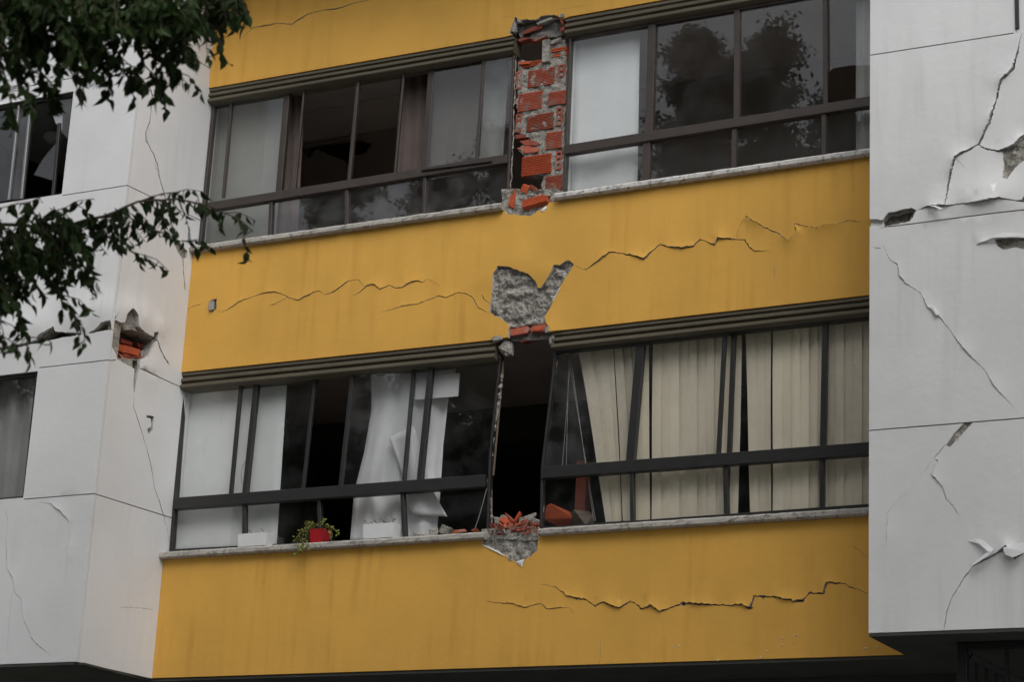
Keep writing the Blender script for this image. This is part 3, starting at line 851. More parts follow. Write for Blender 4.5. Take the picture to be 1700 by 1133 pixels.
flap(R7([(702, 556), (740, 545), (800, 528), (800, 575), (745, 600), (712, 585)]), [.05, .04, .03, .05, .06, .055])
flap(R6([(425, 388), (450, 385), (478, 428), (462, 432)]), [.006, .012, .016, .02])
flap(R6([(660, 78), (740, 45), (800, 20), (900, 30), (920, 44), (750, 50)]), [.004, .02, .022, .03, .035, .03])
flap(R5([(380, 924), (420, 930), (460, 946), (440, 950), (410, 935)]), [.035, .04, .06, .06, .04])

def chip_flake(zo, pts, h=.008):
    flap(FAC.many(zo, pts), [h] * len(pts), 'paint_chip', FAC, 'paper_white')
chip_flake(Z_LOW, [(288, 1054), (332, 1040), (318, 1080)], .006)
chip_flake(Z_LOW, [(120, 966), (205, 1004), (240, 1030), (196, 1010), (128, 976)], .004)
chip_flake(Z_PIER, [(350, 1044), (378, 1020), (382, 1030), (366, 1050)], .004)
chip_flake(Z_MID, [(742, 470), (800, 366), (806, 370), (750, 472)], .004)
for x, y, a_ in [(1190, 322, 8), (1240, 312, 10), (1130, 372, 6), (1105, 398, 7), (940, 408, 12), (1185, 350, 6), (1500, 362, 14), (1545, 358, 10), (770, 358, 5), (792, 352, 6), (1230, 345, 5)]:
    chip_flake(Z_BOT, [(x, y), (x + a_, y - 4), (x + a_ * 1.1, y - 1), (x + a_ * .3, y + 3)], .003)
# ------------------------------------------------------------------ soffit and ground floor
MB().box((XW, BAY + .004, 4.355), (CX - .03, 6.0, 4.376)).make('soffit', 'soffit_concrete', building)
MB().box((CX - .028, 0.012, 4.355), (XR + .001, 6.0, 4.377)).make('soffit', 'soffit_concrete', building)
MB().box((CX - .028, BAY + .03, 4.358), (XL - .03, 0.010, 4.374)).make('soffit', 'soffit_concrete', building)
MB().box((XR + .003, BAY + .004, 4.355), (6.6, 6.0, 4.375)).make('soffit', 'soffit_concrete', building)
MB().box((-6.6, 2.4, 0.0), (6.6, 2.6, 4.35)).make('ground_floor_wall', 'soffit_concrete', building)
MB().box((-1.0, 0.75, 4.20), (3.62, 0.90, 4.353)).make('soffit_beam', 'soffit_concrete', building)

# ------------------------------------------------------------------ sills and cornices
def sill(x0, x1, z0l, z0r, mat, seed, hgt=0.058, y0=-0.06):
    """a stone sill, its front edge chipped"""
    r = random.Random(seed)
    n = int((x1 - x0) / 0.05)
    v, f = [], []
    for i in range(n + 1):
        t = i / n
        x = x0 + (x1 - x0) * t
        z = z0l + (z0r - z0l) * t
        j = [r.uniform(-.0025, .0025) for _ in range(4)]
        chip = r.uniform(0.006, 0.016) if r.random() < 0.14 else 0.0
        prof = [(y0 + .012 + j[0] + chip, z + j[1] * .5), (y0 + j[0] + chip * .6, z + .012), (y0 + j[2], z + hgt - .014 - chip * .5), (y0 + .012 + j[2] + chip * .5, z + hgt + j[3] * .4), (0.14, z + hgt), (0.14, z)]
        v += [(x, y, zz) for y, zz in prof]
        if i:
            a, b = (i - 1) * 6, i * 6
            f += [(a + k, b + k, b + (k + 1) % 6, a + (k + 1) % 6) for k in range(6)]
    f += [(0, 1, 2, 3, 4, 5)[::1], tuple(n * 6 + k for k in (5, 4, 3, 2, 1, 0))]
    return mk('window_sill', v, f, mat, building)
sill(-3.475, at(831, 344, -.06).x, 8.362, 8.366, 'sill_stone', 1)
sill(at(920, 330, -.06).x, 3.60, 8.387, 8.402, 'sill_white', 2, 0.056)
sill(-3.485, at(803, 893, -.06).x, 5.449, 5.449, 'sill_stone', 3)
sill(at(893, 888, -.06).x, 3.60, 5.449, 5.454, 'sill_stone', 4)

def cornice(x0, z0, x1, z1, h):
    """moulded head over a window: stepped ribs going down and back from the yellow band"""
    prof = [(0.012, 0.0), (0.012, -0.028), (0.030, -0.034), (0.030, -0.050), (0.012, -0.056), (0.004, -0.064), (0.004, -0.086), (0.014, -0.092),
            (0.030, -0.098), (0.030, -0.110), (0.006, -0.118), (-0.004, -0.126), (-0.004, -0.150), (0.008, -0.160), (0.040, -0.166), (0.060, -0.172), (0.16, -0.172), (0.16, 0.0)]
    sc = h / 0.172
    v, f = [], []
    n = len(prof)
    for x, z in ((x0, z0), (x1, z1)):
        v += [(x, y, z + dz * sc) for y, dz in prof]
    f += [(k, (k + 1) % n, n + (k + 1) % n, n + k)[::-1] for k in range(n)]
    f += [tuple(range(n)), tuple(range(2 * n - 1, n - 1, -1))]
    return mk('cornice', v, f, 'cornice_brown', building)
cornice(XL + .004, 7.200, at(822, 566).x, 7.188, 0.165)
cornice(at(916, 552).x, 7.208, 3.60, 7.232, 0.155)
cornice(XL + .004, 10.040, at(852, 62).x, 10.030, 0.155)
cornice(at(938, 30).x, 10.112, 3.60, 10.118, 0.165)

# ------------------------------------------------------------------ windows
YG = 0.085
def window(name_frame, label, frame_pts, bars, panes, mat, depth=0.06):
    """frame_pts: list of (pixel a, pixel b, width m) making the outer frame; bars: (kind, a, b, width, y, mat); panes: (corners, mat, y)"""
    m = MB()
    for a, b, wd in frame_pts:
        m.bar(at(*a, YG), at(*b, YG), wd, depth)
    o = m.make('window', mat, building)
    o['label'] = label
    for kind, a, b, wd, y, bm_, dp in bars:
        MB().bar(at(*a, y), at(*b, y), wd, dp).make(kind, bm_, o)
    for q, gm, y in panes:
        MB().slab([at(*p, y) for p in q], (0, 0.005, 0)).make('pane', gm, o)
    return o

def quad_between(a, b, inset=0):
    return [a[0], b[0], b[1], a[1]]

B, K = 'frame_bronze', 'frame_black'
# upper left window
m1 = ((385.5, 166), (371, 328)); m2 = ((478.6, 150), (464, 322)); m3 = ((506, 143), (490, 316)); m4 = ((597, 122), (580, 303)); m5 = ((672, 110), (656, 290))
m6 = ((718.6, 104), (705.6, 284)); m7 = ((805, 87), (792, 268)); e0 = ((358, 172), (344, 334)); e1 = ((856, 76), (847, 258))
bars = [('mullion', *m1, .022, YG, B, .04), ('mullion', *m2, .065, YG + .02, B, .05), ('mullion', *m3, .020, YG - .012, B, .03), ('mullion', *m4, .034, YG - .01, B, .04),
        ('mullion', *m5, .022, YG - .012, B, .03), ('mullion', *m6, .060, YG + .02, B, .05), ('mullion', *m7, .026, YG - .01, B, .04),
        ('rail', (349, 345), (846, 265), .082, YG - .005, B, .075), ('track', (700, 283), (816, 268), .012, YG - .05, K, .02),
        ('mullion', (452, 332), (449, 396), .036, YG, B, .05), ('mullion', (577, 312), (577, 376), .040, YG, B, .05), ('mullion', (707, 290), (705, 360), .032, YG, B, .05)]
lowq = lambda xs, top, bot: [((x0, top(x0)), (x1, top(x1)), (x1, bot(x1)), (x0, bot(x0))) for x0, x1 in zip(xs[:-1], xs[1:])]
tpl = lambda x: 350 - (x - 349) * 80 / 497
btl = lambda x: 414 - (x - 333) * 73 / 500
panes = [(quad_between(e0, m1), 'glass_clear', YG), (quad_between(m1, m2), 'glass_clear', YG), (quad_between(m6, m7), 'glass_bronze', YG), (quad_between(m7, e1), 'glass_dusty', YG - .02)]
panes += [(q, 'glass_dusty', YG) for q in lowq([338, 450, 577, 706, 843], tpl, btl)]
win_ul = window('window', 'upper window left of the exposed brick pier', [((357, 172), (333, 414), .030), ((357, 174), (856, 76), .050), ((855, 76), (844, 346), .022), ((333, 414), (843, 342), .03)], bars, panes, B)

# upper right window
a0 = ((949, 62), (939, 247)); mA = ((1084, 38), (1078, 223)); mB = ((1225, 14), (1224, 198)); mC = ((1371, -10), (1372, 176)); a9 = ((1470, -27), (1470, 161))
bars = [('mullion', *mA, .070, YG - .005, B, .05), ('mullion', *mB, .052, YG - .005, B, .05), ('mullion', *mC, .042, YG - .005, B, .05),
        ('rail', (939, 251), (1475, 165.5), .085, YG - .005, B, .075),
        ('mullion', (1075, 235), (1073, 303), .070, YG, B, .05), ('mullion', (1220.5, 212), (1219, 284), .044, YG, B, .05), ('mullion', (1369, 188), (1369, 262), .042, YG, B, .05)]
tpr = lambda x: 254 - (x - 939) * 85 / 536
btr = lambda x: 325 - (x - 938) * 72 / 502
shard = [(1371, -10), (1470, -27), (1470, 100), (1441, 108), (1415, 108), (1382, 113), (1376, 120), (1374, 160), (1372, 165)]
panes = [(quad_between(a0, mA), 'glass_clear', YG), (quad_between(mA, mB), 'glass_clear', YG), (quad_between(mB, mC), 'glass_clear', YG - .01), (shard, 'glass_clear', YG)]
panes += [(q, 'glass_clear', YG) for q in lowq([941, 1074, 1220, 1369, 1480], tpr, btr)]
win_ur = window('window', 'upper window right of the exposed brick pier', [((949, 60), (938, 325), .022), ((948, 62), (1480, -29), .050), ((1478, -29), (1478, 250), .03), ((938, 326), (1480, 248), .03)], bars, panes, B)

# lower left window
f0 = ((306, 645), (294, 830)); la = ((400.5, 640), (383.5, 822)); lb = ((427, 637), (408, 820)); lc = ((524, 626), (504, 812)); ld = ((586, 620), (566, 808))
le = ((688, 608), (671, 800)); lf = ((717, 606), (698, 798)); l9 = ((833, 594), (815, 790))
bars = [('mullion', *la, .036, YG - .012, K, .03), ('mullion', *lb, .050, YG, K, .05), ('mullion', *lc, .034, YG + .012, K, .03), ('mullion', *ld, .040, YG - .012, K, .03),
        ('mullion', *le, .036, YG + .012, K, .03), ('mullion', *lf, .050, YG, K, .05),
        ('rail', (292, 838), (809, 800), .105, YG - .005, K, .08),
        ('mullion', (407, 832), (407, 900), .036, YG, K, .05), ('mullion', (531, 822), (533, 905), .034, YG + .01, K, .05), ('mullion', (669, 812), (673, 897), .036, YG, K, .05)]
tpl2 = lambda x: 843 - (x - 292) * 38 / 517
btl2 = lambda x: 915 - (x - 286) * 27 / 524
panes = [(quad_between(f0, la), 'glass_clear', YG), (quad_between(la, lb), 'glass_clear', YG + .015), (quad_between(lb, lc), 'glass_clear', YG + .012), (quad_between(ld, le), 'glass_dusty', YG - .012),
         (quad_between(le, lf), 'glass_dusty', YG + .012), (quad_between(lf, l9), 'glass_clear', YG)]
panes += [(q, 'glass_clear', YG) for q in lowq([288, 407, 532], tpl2, btl2)] + [(q, 'glass_clear', YG) for q in lowq([671, 812], tpl2, btl2)]
win_ll = window('window', 'lower window left of the fallen pier', [((306, 645), (286, 916), .030), ((304, 646), (833, 594), .042), ((833, 592), (816, 751), .020), ((816, 751), (811, 890), .020), ((286, 916), (812, 889), .025)], bars, panes, K)

# lower right window, leaning
g0 = ((924.5, 580), (903, 780)); ra = ((1065, 566), (1047.5, 768)); rb1 = ((1204, 550), (1193, 757)); rb2 = ((1219, 548), (1211, 755)); rc = ((1371, 530), (1367, 742)); r9 = ((1480, 518), (1480, 735))
bars = [('mullion', *ra, .075, YG, K, .05), ('mullion', *rb1, .036, YG - .012, K, .03), ('mullion', *rb2, .040, YG + .012, K, .03), ('mullion', *rc, .045, YG, K, .05),
        ('rail', (902, 787), (1480, 744), .100, YG - .005, K, .08),
        ('mullion', (1050, 780), (1051, 872), .032, YG, K, .05), ('mullion', (1205, 770), (1207, 860), .036, YG, K, .05), ('mullion', (1365.5, 755), (1365.5, 850), .036, YG, K, .05)]
tp4 = lambda x: 792 - (x - 902) * 41 / 543
bt4 = lambda x: 880 - (x - 900) * 38 / 545
panes = [(quad_between(g0, ra), 'glass_dusty', YG), (quad_between(ra, rb1), 'glass_clear', YG - .012), (quad_between(rb2, rc), 'glass_clear', YG + .012), (quad_between(rc, r9), 'glass_dusty', YG)]
panes += [(q, 'glass_clear', YG) for q in lowq([902, 1050, 1206, 1365, 1480], tp4, bt4)]
win_lr = window('window', 'leaning lower window with cream blinds, right of the fallen pier', [((925, 580), (902, 777), .020), ((902, 777), (900, 880), .022), ((922, 583), (1480, 520), .045), ((1478, 518), (1478, 840), .03), ((900, 880), (1480, 839), .03)], bars, panes, K)

# windows of the left bay
def bay_window(x1, z0, z1, label, bars, panes):
    yb = BAY + .055
    m = MB()
    m.bar((XW + .3, yb, z1 - .015), (x1, yb, z1 - .015), .03, .05); m.bar((XW + .32, yb, z0), (XW + .32, yb, z1), .03, .05); m.bar((XW + .3, yb, z0 + .012), (x1, yb, z0 + .012), .024, .05)
    o = m.make('window', K, building); o['label'] = label
    for kind, a, b, wd, y, bm_ in bars:
        MB().bar(at(*a, y), at(*b, y), wd, .03).make(kind, bm_, o)
    for q, gm in panes:
        MB().slab([at(*p, yb) for p in q], (0, .005, 0)).make('pane', gm, o)
    return o
yb = BAY + .055
bay_window(-4.27, 8.73, 9.76, 'broken window of the left bay', [('mullion', (34, 158), (15, 332), .022, yb - .01, 'frame_alu'), ('mullion', (53, 154), (36, 330), .026, yb, 'frame_alu'), ('mullion', (55, 170), (38, 330), .028, yb + .03, K), ('mullion', (99, 205), (88, 330), .034, yb, K)],
           [([(34, 158), (53, 154), (36, 330), (15, 332)], 'glass_dusty'), ([(-30, 172), (34, 160), (15, 332), (-50, 345)], 'glass_clear'),
            ([(100, 140), (122, 136), (112, 230), (99, 215), (88, 185), (82, 172), (92, 166)], 'glass_dusty'), ([(92, 238), (88, 300), (56, 290), (70, 265)], 'glass_clear')])
bay_window(-4.31, 5.86, 7.03, 'curtained window of the left bay', [('mullion', (62, 616), (39, 831), .012, yb, K)], [([(-60, 628), (62, 614), (39, 832), (-85, 846)], 'glass_clear')])

# ------------------------------------------------------------------ interiors
def room(z0, z1, depth, zf):
    MB().box((XL - .2, .16, z0 - .12), (3.6, 8, z0)).make('floor', 'interior_brown', building)
room(4.62, 7.3, 8, 0)
room(7.52, 10.2, 8, 0)
# parapet backs close the bands from inside
MB().box((XL, .142, 4.5), (3.55, .20, 5.44)).make('interior_wall', 'interior_white', building)
MB().box((XL, .142, 7.30), (3.55, .20, 8.35)).make('interior_wall', 'interior_white', building)
MB().box((XL, .165, 10.07), (3.55, .22, ZT)).make('interior_wall', 'interior_white', building)
# lower storey
MB().box((XL - .08, .16, 4.62), (XL - .01, 1.72, 7.32)).make('interior_wall', 'interior_white', building)
MB().box((XL - .2, .20, 7.30), (3.55, 2.3, 7.36)).make('ceiling', 'interior_brown', building)
MB().box((XL - 2.0, 2.3, 6.98), (3.55, 2.5, 7.36)).make('ceiling_beam', 'interior_shade', building)
MB().box((XL - 2.0, 2.5, 7.30), (3.55, 7.9, 7.36)).make('ceiling', 'interior_shade', building)
MB().box((XL - 2.0, 7.9, 4.6), (3.7, 8.0, 7.36)).make('interior_wall', 'interior_shade', building)
MB().box((XL - 2.0, 1.74, 4.6), (XL - 1.9, 7.9, 7.36)).make('interior_wall', 'interior_shade', building)
MB().box((3.62, .1, 4.5), (3.72, 8, 11.3)).make('interior_wall', 'interior_brown', building)
# upper storey: cracked ceiling and a torn partition
MB().box((XL - .08, .17, 7.52), (XL - .01, 1.29, 10.22)).make('interior_wall', 'interior_grey', building)
CEI = Plane((0, 0, 10.2), (1, 0, 0), (0, 1, 0), (0, 0, -1))
cc = crack([CEI.px(*p) for p in [(470, 196), (505, 187), (540, 178), (575, 176), (600, 168), (640, 160), (670, 155), (715, 143), (760, 135)]], 0.012, 0.01, 0.01, 1, 0.05, seed=71)
sheet('ceiling', CEI, [(XL - 1.5, .22), (3.55, .22), (3.55, 2.0), (XL - 1.5, 2.0)], [], [cc], thick=0.05, mats=('ceiling_paint',), parent=building, grid=0.1)
MB().box((XL - 1.6, .22, 10.26), (3.6, 8, 10.4)).make('roof_slab', 'dark_core', building)
MB().box((-6.6, BAY + .13, ZT), (6.6, 8, ZT + .15)).make('light_seal', 'soffit_concrete', building)  # unseen slab, added so that no sky light leaks into the rooms
PAR = Plane((0, 1.82, 0), (1, 0, 0), (0, 0, 1), (0, -1, 0))
torn = jag(PAR.many((330, 60, 3.062), [(520, 565), (590, 555), (620, 548), (770, 520), (820, 525), (880, 545), (850, 590), (790, 605), (760, 650), (720, 625), (640, 590), (600, 570), (560, 620), (545, 615)]), 0.04, 0.01, 4)
sheet('partition_wall', PAR, [(XL - 1.5, 7.5), (3.55, 7.5), (3.55, 10.19), (XL - 1.5, 10.19)], [torn], thick=0.06, mats=('interior_brown',), parent=building, grid=0.2)
MB().box((XL - 1.6, 4.0, 7.5), (3.6, 4.1, 10.3)).make('interior_wall', 'interior_shade', building)
MB().box((XL - 1.6, 1.3, 7.5), (XL - 1.5, 4.0, 10.3)).make('interior_wall', 'interior_shade', building)
# left bay rooms
for z0, z1, mc in ((5.7, 7.35, 'interior_shade'), (8.5, 10.2, 'interior_white')):
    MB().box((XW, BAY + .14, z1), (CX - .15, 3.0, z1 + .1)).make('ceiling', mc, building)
    MB().box((XW, 2.6, z0 - 1.2), (CX - .15, 2.7, z1)).make('interior_wall', mc if mc == 'interior_shade' else 'interior_grey', building)
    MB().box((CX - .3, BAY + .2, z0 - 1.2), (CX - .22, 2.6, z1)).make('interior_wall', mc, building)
    MB().box((XW - .1, BAY + .1, z0 - 1.2), (XW, 2.7, z1)).make('interior_wall', 'interior_shade', building)
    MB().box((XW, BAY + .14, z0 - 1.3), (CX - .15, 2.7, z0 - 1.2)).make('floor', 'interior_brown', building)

# ------------------------------------------------------------------ exposed brick pier (upper storey)
YP = 0.075
PIE = Plane((0, YP, 0), (1, 0, 0), (0, 0, 1), (0, -1, 0))
def PZ(pts): return PIE.many(Z_PIER, pts)
mort = jag(PZ([(240, 300), (370, 300), (372, 205), (405, 200), (470, 195), (478, 330), (472, 520), (465, 640), (468, 750), (458, 950), (372, 945), (350, 915), (365, 868), (260, 872), (268, 770), (235, 740), (300, 690), (275, 668), (232, 655), (235, 560), (228, 500), (240, 440), (235, 360)]), 0.02, 0.008, 23)
pier = sheet('brick_pier', PIE, mort, thick=0.10, mats=('mortar',), parent=building, grid=0.014, wave=0, rough=0.020, rscale=15, d0=-0.004, densify=0.02)
pier['label'] = 'exposed hollow brick pier between the upper windows'

def brick_mesh(w, h, d, ribs=11):
    """hollow clay brick, its face combed with horizontal ribs"""
    v, f = [], []
    prof = []
    for i in range(ribs):
        z0 = -h / 2 + h * i / ribs
        s = h / ribs
        prof += [(0.0, z0 + s * .12), (0.0, z0 + s * .55), (0.006, z0 + s * .62), (0.006, z0 + s * .98)]
    prof = [(0.004, -h / 2)] + prof + [(d, h / 2), (d, -h / 2)]
    n = len(prof)
    for x in (-w / 2, w / 2):
        v += [(x, y, z) for y, z in prof]
    f = [(k, n + k, n + (k + 1) % n, (k + 1) % n) for k in range(n)] + [tuple(range(n)), tuple(range(2 * n - 1, n - 1, -1))]
    me = bpy.data.meshes.new('brick')
    me.from_pydata(v, [], f)
    return me

def hollow_mesh(w, h, d, cells=3):
    """broken end of a hollow brick: webs around square cells"""
    m = MB()
    t = 0.014
    m.box((-w / 2, 0, -h / 2), (-w / 2 + t, d, h / 2)); m.box((w / 2 - t, 0, -h / 2), (w / 2, d, h / 2))
    for i in range(cells + 1):
        z = -h / 2 + (h - t) * i / cells
        m.box((-w / 2 + t, .001, z), (w / 2 - t, d, z + t))
    me = bpy.data.meshes.new('brick')
    me.from_pydata([tuple(p) for p in m.v], [], m.f)
    return me
def put_brick(me, mat, x0, x1, y0, y1, proud=0.012, tilt=0.0):
    """place in the pier: extents read in the enlarged view"""
    c = PIE.px(780 + (x0 + x1) / 2 / 2.981, (y0 + y1) / 2 / 2.981)
    me2 = me
    if not me2.materials:
        me2.materials.append(MAT[mat])
    o = bpy.data.objects.new('brick', me2)
    COL.objects.link(o)
    o.location = PIE.pt(c[0], c[1], proud)
    o.rotation_euler = (0, tilt, random.uniform(-.02, .02))
    adopt(o, pier)
    return o
def bsize(x0, x1, y0, y1):
    a = PIE.px(780 + x0 / 2.981, y1 / 2.981); b = PIE.px(780 + x1 / 2.981, y1 / 2.981); c = PIE.px(780 + x0 / 2.981, y0 / 2.981)
    return b[0] - a[0], c[1] - a[1]
for k, (x0, x1, y0, y1, mt) in enumerate([(288, 420, 338, 426, 'brick_clay'), (240, 360, 456, 548, 'brick_clay'), (392, 474, 452, 520, 'brick_clay'), (282, 416, 562, 645, 'brick_clay'),
                                          (378, 456, 650, 738, 'brick_clay'), (258, 406, 768, 868, 'brick_bright'), (374, 456, 868, 942, 'brick_clay')]):
    wb, hb = bsize(x0, x1, y0, y1)
    put_brick(brick_mesh(wb * .97, hb * .95, 0.09), mt, x0, x1, y0, y1, 0.009 + .004 * (k % 3))
wb, hb = bsize(405, 480, 232, 300)
for j in range(3):
    put_brick(brick_mesh(wb, hb / 3 * .86, .07, 2), 'brick_bright', 405, 480, 235 + j * 22, 253 + j * 22, 0.008 - .012 * j)
put_brick(brick_mesh(bsize(245, 370, 300, 330)[0], 0.05, .06, 3), 'brick_bright', 245, 370, 302, 326, 0.004)
wb, hb = bsize(436, 466, 318, 405)
hm = hollow_mesh(wb, hb, 0.10)
for (xa, ya, yb_) in ((452, 318, 405), (443, 540, 612), (440, 750, 836), (245, 358, 432), (242, 566, 650)):
    put_brick(hm, 'brick_clay', xa - 15, xa + 15, ya, yb_, 0.002)
# broken shells hanging in the gap
def shard_part(pts, d, th, mat, pl=PIE, zo=Z_PIER, parent=pier, name='brick'):
    return MB().slab([pl.pt(u, v, d) for u, v in pl.many(zo, pts)], -pl.n * th).make(name, mat, parent)
shard_part([(230, 672), (272, 668), (278, 684), (232, 690)], .02, .06, 'brick_dark')
shard_part([(250, 700), (300, 692), (345, 708), (335, 722), (270, 720)], .012, .07, 'brick_dark')
shard_part([(235, 735), (290, 722), (345, 738), (340, 752), (275, 760), (262, 748)], .01, .07, 'brick_clay')
shard_part([(245, 310), (300, 306), (298, 318), (250, 322)], .02, .05, 'brick_bright')
# broken concrete and bricks at the head of the pier
head = rough_patch('broken_head', FAC, jag(FAC.many(Z_TOP, [(600, 260), (1270, 215), (1310, 420), (1190, 470), (900, 500), (680, 500), (640, 430)]), 0.05, 0), 0.07, 0.03, 'dark_core', building, grid=0.014, rscale=11)
def chunk_mesh(sx, sy, sz, seed, n=16):
    r = random.Random(seed)
    bm = bmesh.new()
    for _ in range(n):
        p = Vector((r.uniform(-1, 1), r.uniform(-1, 1), r.uniform(-1, 1)))
        p = Vector((math.copysign(abs(p.x) ** .5, p.x) * sx, math.copysign(abs(p.y) ** .5, p.y) * sy, math.copysign(abs(p.z) ** .5, p.z) * sz)) / 2
        bm.verts.new(p)
    res = bmesh.ops.convex_hull(bm, input=bm.verts[:])
    bmesh.ops.delete(bm, geom=[g for g in res['geom_interior'] if isinstance(g, bmesh.types.BMVert)] , context='VERTS')
    me = bpy.data.meshes.new('chunk')
    bm.to_mesh(me); bm.free()
    return me
def chunk(name, me, mat, loc, rot, parent=None, sc=1.0):
    o = bpy.data.objects.new(name, me)
    if not me.materials:
        me.materials.append(MAT[mat])
    COL.objects.link(o)
    o.location = loc
    o.rotation_euler = rot
    o.scale = (sc, sc, sc)
    if parent:
        adopt(o, parent)
    return o
def zpt(zo, x, y, Y):
    return at(zo[0] + x / zo[2], zo[1] + y / zo[2], Y)
for (x, y, sx, sz, mt, Y, sd_) in [(1080, 310, .20, .035, 'mortar', .02, 1), (720, 300, .06, .05, 'mortar', .0, 2), (1300, 300, .05, .13, 'brick_dark', .01, 3), (1320, 240, .05, .04, 'mortar', -.01, 4),
                                   (780, 560, .14, .05, 'brick_dark', .06, 5), (1000, 570, .20, .03, 'brick_clay', .05, 6), (1240, 590, .14, .05, 'mortar', .06, 7), (640, 400, .05, .12, 'mortar', .01, 8),
                                   (1330, 430, .05, .06, 'brick_dark', .03, 9), (900, 440, .22, .05, 'brick_dark', .05, 10)]:
    chunk('broken_chunk', chunk_mesh(sx, .09, sz, sd_), mt, zpt(Z_TOP, x, y, Y + .03), (0, math.radians(-9), 0), head)
# mortar post in the top course
MB().bar(zpt(Z_TOP, 1100, 580, YP), zpt(Z_TOP, 1090, 890, YP), .07, .08).make('mortar_post', 'mortar', pier)

# broken bricks over the lower gap
low_head = rough_patch('broken_head', FAC, FAC.many(Z_MID, [(400, 672), (700, 645), (705, 760), (400, 775)]), 0.05, 0.015, 'dark_core', building, grid=0.02)
def mid_brick(pts, d, th, mat):
    shard_part(pts, d, th, mat, FAC, Z_MID, low_head)
mid_brick([(402, 690), (470, 678), (540, 664), (556, 690), (540, 718), (470, 730), (410, 742)], -.012, .09, 'brick_clay')
mid_brick([(566, 690), (585, 668), (690, 650), (700, 690), (680, 705), (570, 712)], -.004, .09, 'brick_clay')
mid_brick([(590, 690), (640, 664), (665, 690), (640, 706), (600, 706)], .002, .05, 'brick_bright')
mid_brick([(465, 765), (680, 725), (680, 740), (470, 782)], -.05, .08, 'brick_dark')
for (x, y, sx, sz, Y, sd_) in [(330, 775, .13, .05, -.01, 21), (375, 850, .13, .14, .02, 22), (725, 700, .07, .06, -.005, 23), (735, 780, .08, .10, .02, 24), (400, 880, .06, .08, .03, 25)]:
    chunk('mortar_lump', chunk_mesh(sx, .08, sz, sd_, 22), 'mortar', zpt(Z_MID, x, y, Y + .03), (0, math.radians(-6), 0), low_head)
# mortar remains along the jambs of the fallen pier
def jamb(name, pts, wd, mat, seed):
    r = random.Random(seed)
    ps = []
    for a, b in zip(pts[:-1], pts[1:]):
        A, Bq = at(*a, .09), at(*b, .09)
        n = max(2, int((A - Bq).length / .03))
        ps += [A.lerp(Bq, i / n) + Vector((r.uniform(-.004, .004), r.uniform(-.01, .01), 0)) for i in range(n)]
    rad = [max(.003, wd / 2 * r.uniform(.35, 1.5)) for _ in ps]
    m = MB().tube(ps, rad, 6)
    return m.make(name, mat, building)
jamb('mortar_remains', [(834, 622), (826, 680), (817, 740), (812, 800), (816, 860), (817, 882)], .03, 'mortar', 1)
jamb('mortar_remains', [(926, 590), (916, 660), (906, 740), (903, 780), (902, 870)], .008, 'sill_stone', 2)
jamb('mortar_remains', [(857, 80), (853, 180), (851, 250), (847, 330)], .014, 'sill_stone', 3)
MB().bar(at(836, 600, .10), at(819, 790, .10), .014, .02).make('jamb_strip', 'wood_grey', building)
MB().bar(at(815, 800, .10), at(816, 880, .10), .020, .02).make('jamb_strip', 'wood_grey', building)

# ------------------------------------------------------------------ things on and behind the windows
# loose rubble on the sills
RED = 'brick_bright'
def rubble(x, y, Y, size, rot, mat, label, seed, zo=None, name=None, group=None, zsurf=None):
    p = zpt(zo, x, y, Y) if zo else at(x, y, Y)
    me = chunk_mesh(*size, seed, 14)
    o = chunk(name or ('brick_fragment' if 'brick' in mat else 'mortar_fragment'), me, mat, p, rot)
    bpy.context.view_layer.update()
    zs = zsurf
    if zs is not None:
        low = min((o.matrix_basis @ v.co).z for v in me.vertices)
        o.location.z += zs - low
    setp(o, label, 'brick' if 'brick' in mat else 'rubble', group or 'rubble lying on the window sills')
    return o
S1, S2 = 5.508, 8.425
# upper sill
MBk = bpy.data.objects.new('brick', brick_mesh(.24, .085, .10, 5))
MBk.data.materials.append(MAT['brick_bright'])
COL.objects.link(MBk)
MBk.location = zpt(Z_PIER, 320, 990, .0); MBk.rotation_euler = (math.radians(-18), math.radians(-9), 0)
setp(MBk, 'tilted orange hollow brick lying at the foot of the upper brick pier', 'brick', 'rubble lying on the window sills')
for (x, y, size, rot, mat, label, sd_) in [
        (210, 1000, (.06, .06, .13), (.2, .1, .3), RED, 'orange brick splinter standing left of the tilted brick on upper sill', 31),
        (278, 935, (.07, .06, .08), (.3, .5, .2), RED, 'small orange brick lump above the tilted brick on upper sill', 32),
        (318, 935, (.10, .05, .04), (.1, .6, .2), 'brick_dark', 'dark brick shard leaning behind the tilted brick on upper sill', 33),
        (222, 960, (.04, .04, .09), (.1, .2, .2), RED, 'thin red brick splinter at the left of the upper pier foot', 34),
        (385, 960, (.08, .06, .06), (.1, .2, .2), 'mortar', 'grey mortar lump at the right foot of the upper pier', 35),
        (330, 955, (.16, .07, .04), (.1, -.15, .2), 'mortar', 'flat grey mortar piece behind the tilted brick', 36)]:
    rubble(x, y, .03, size, rot, mat, label, sd_, Z_PIER)
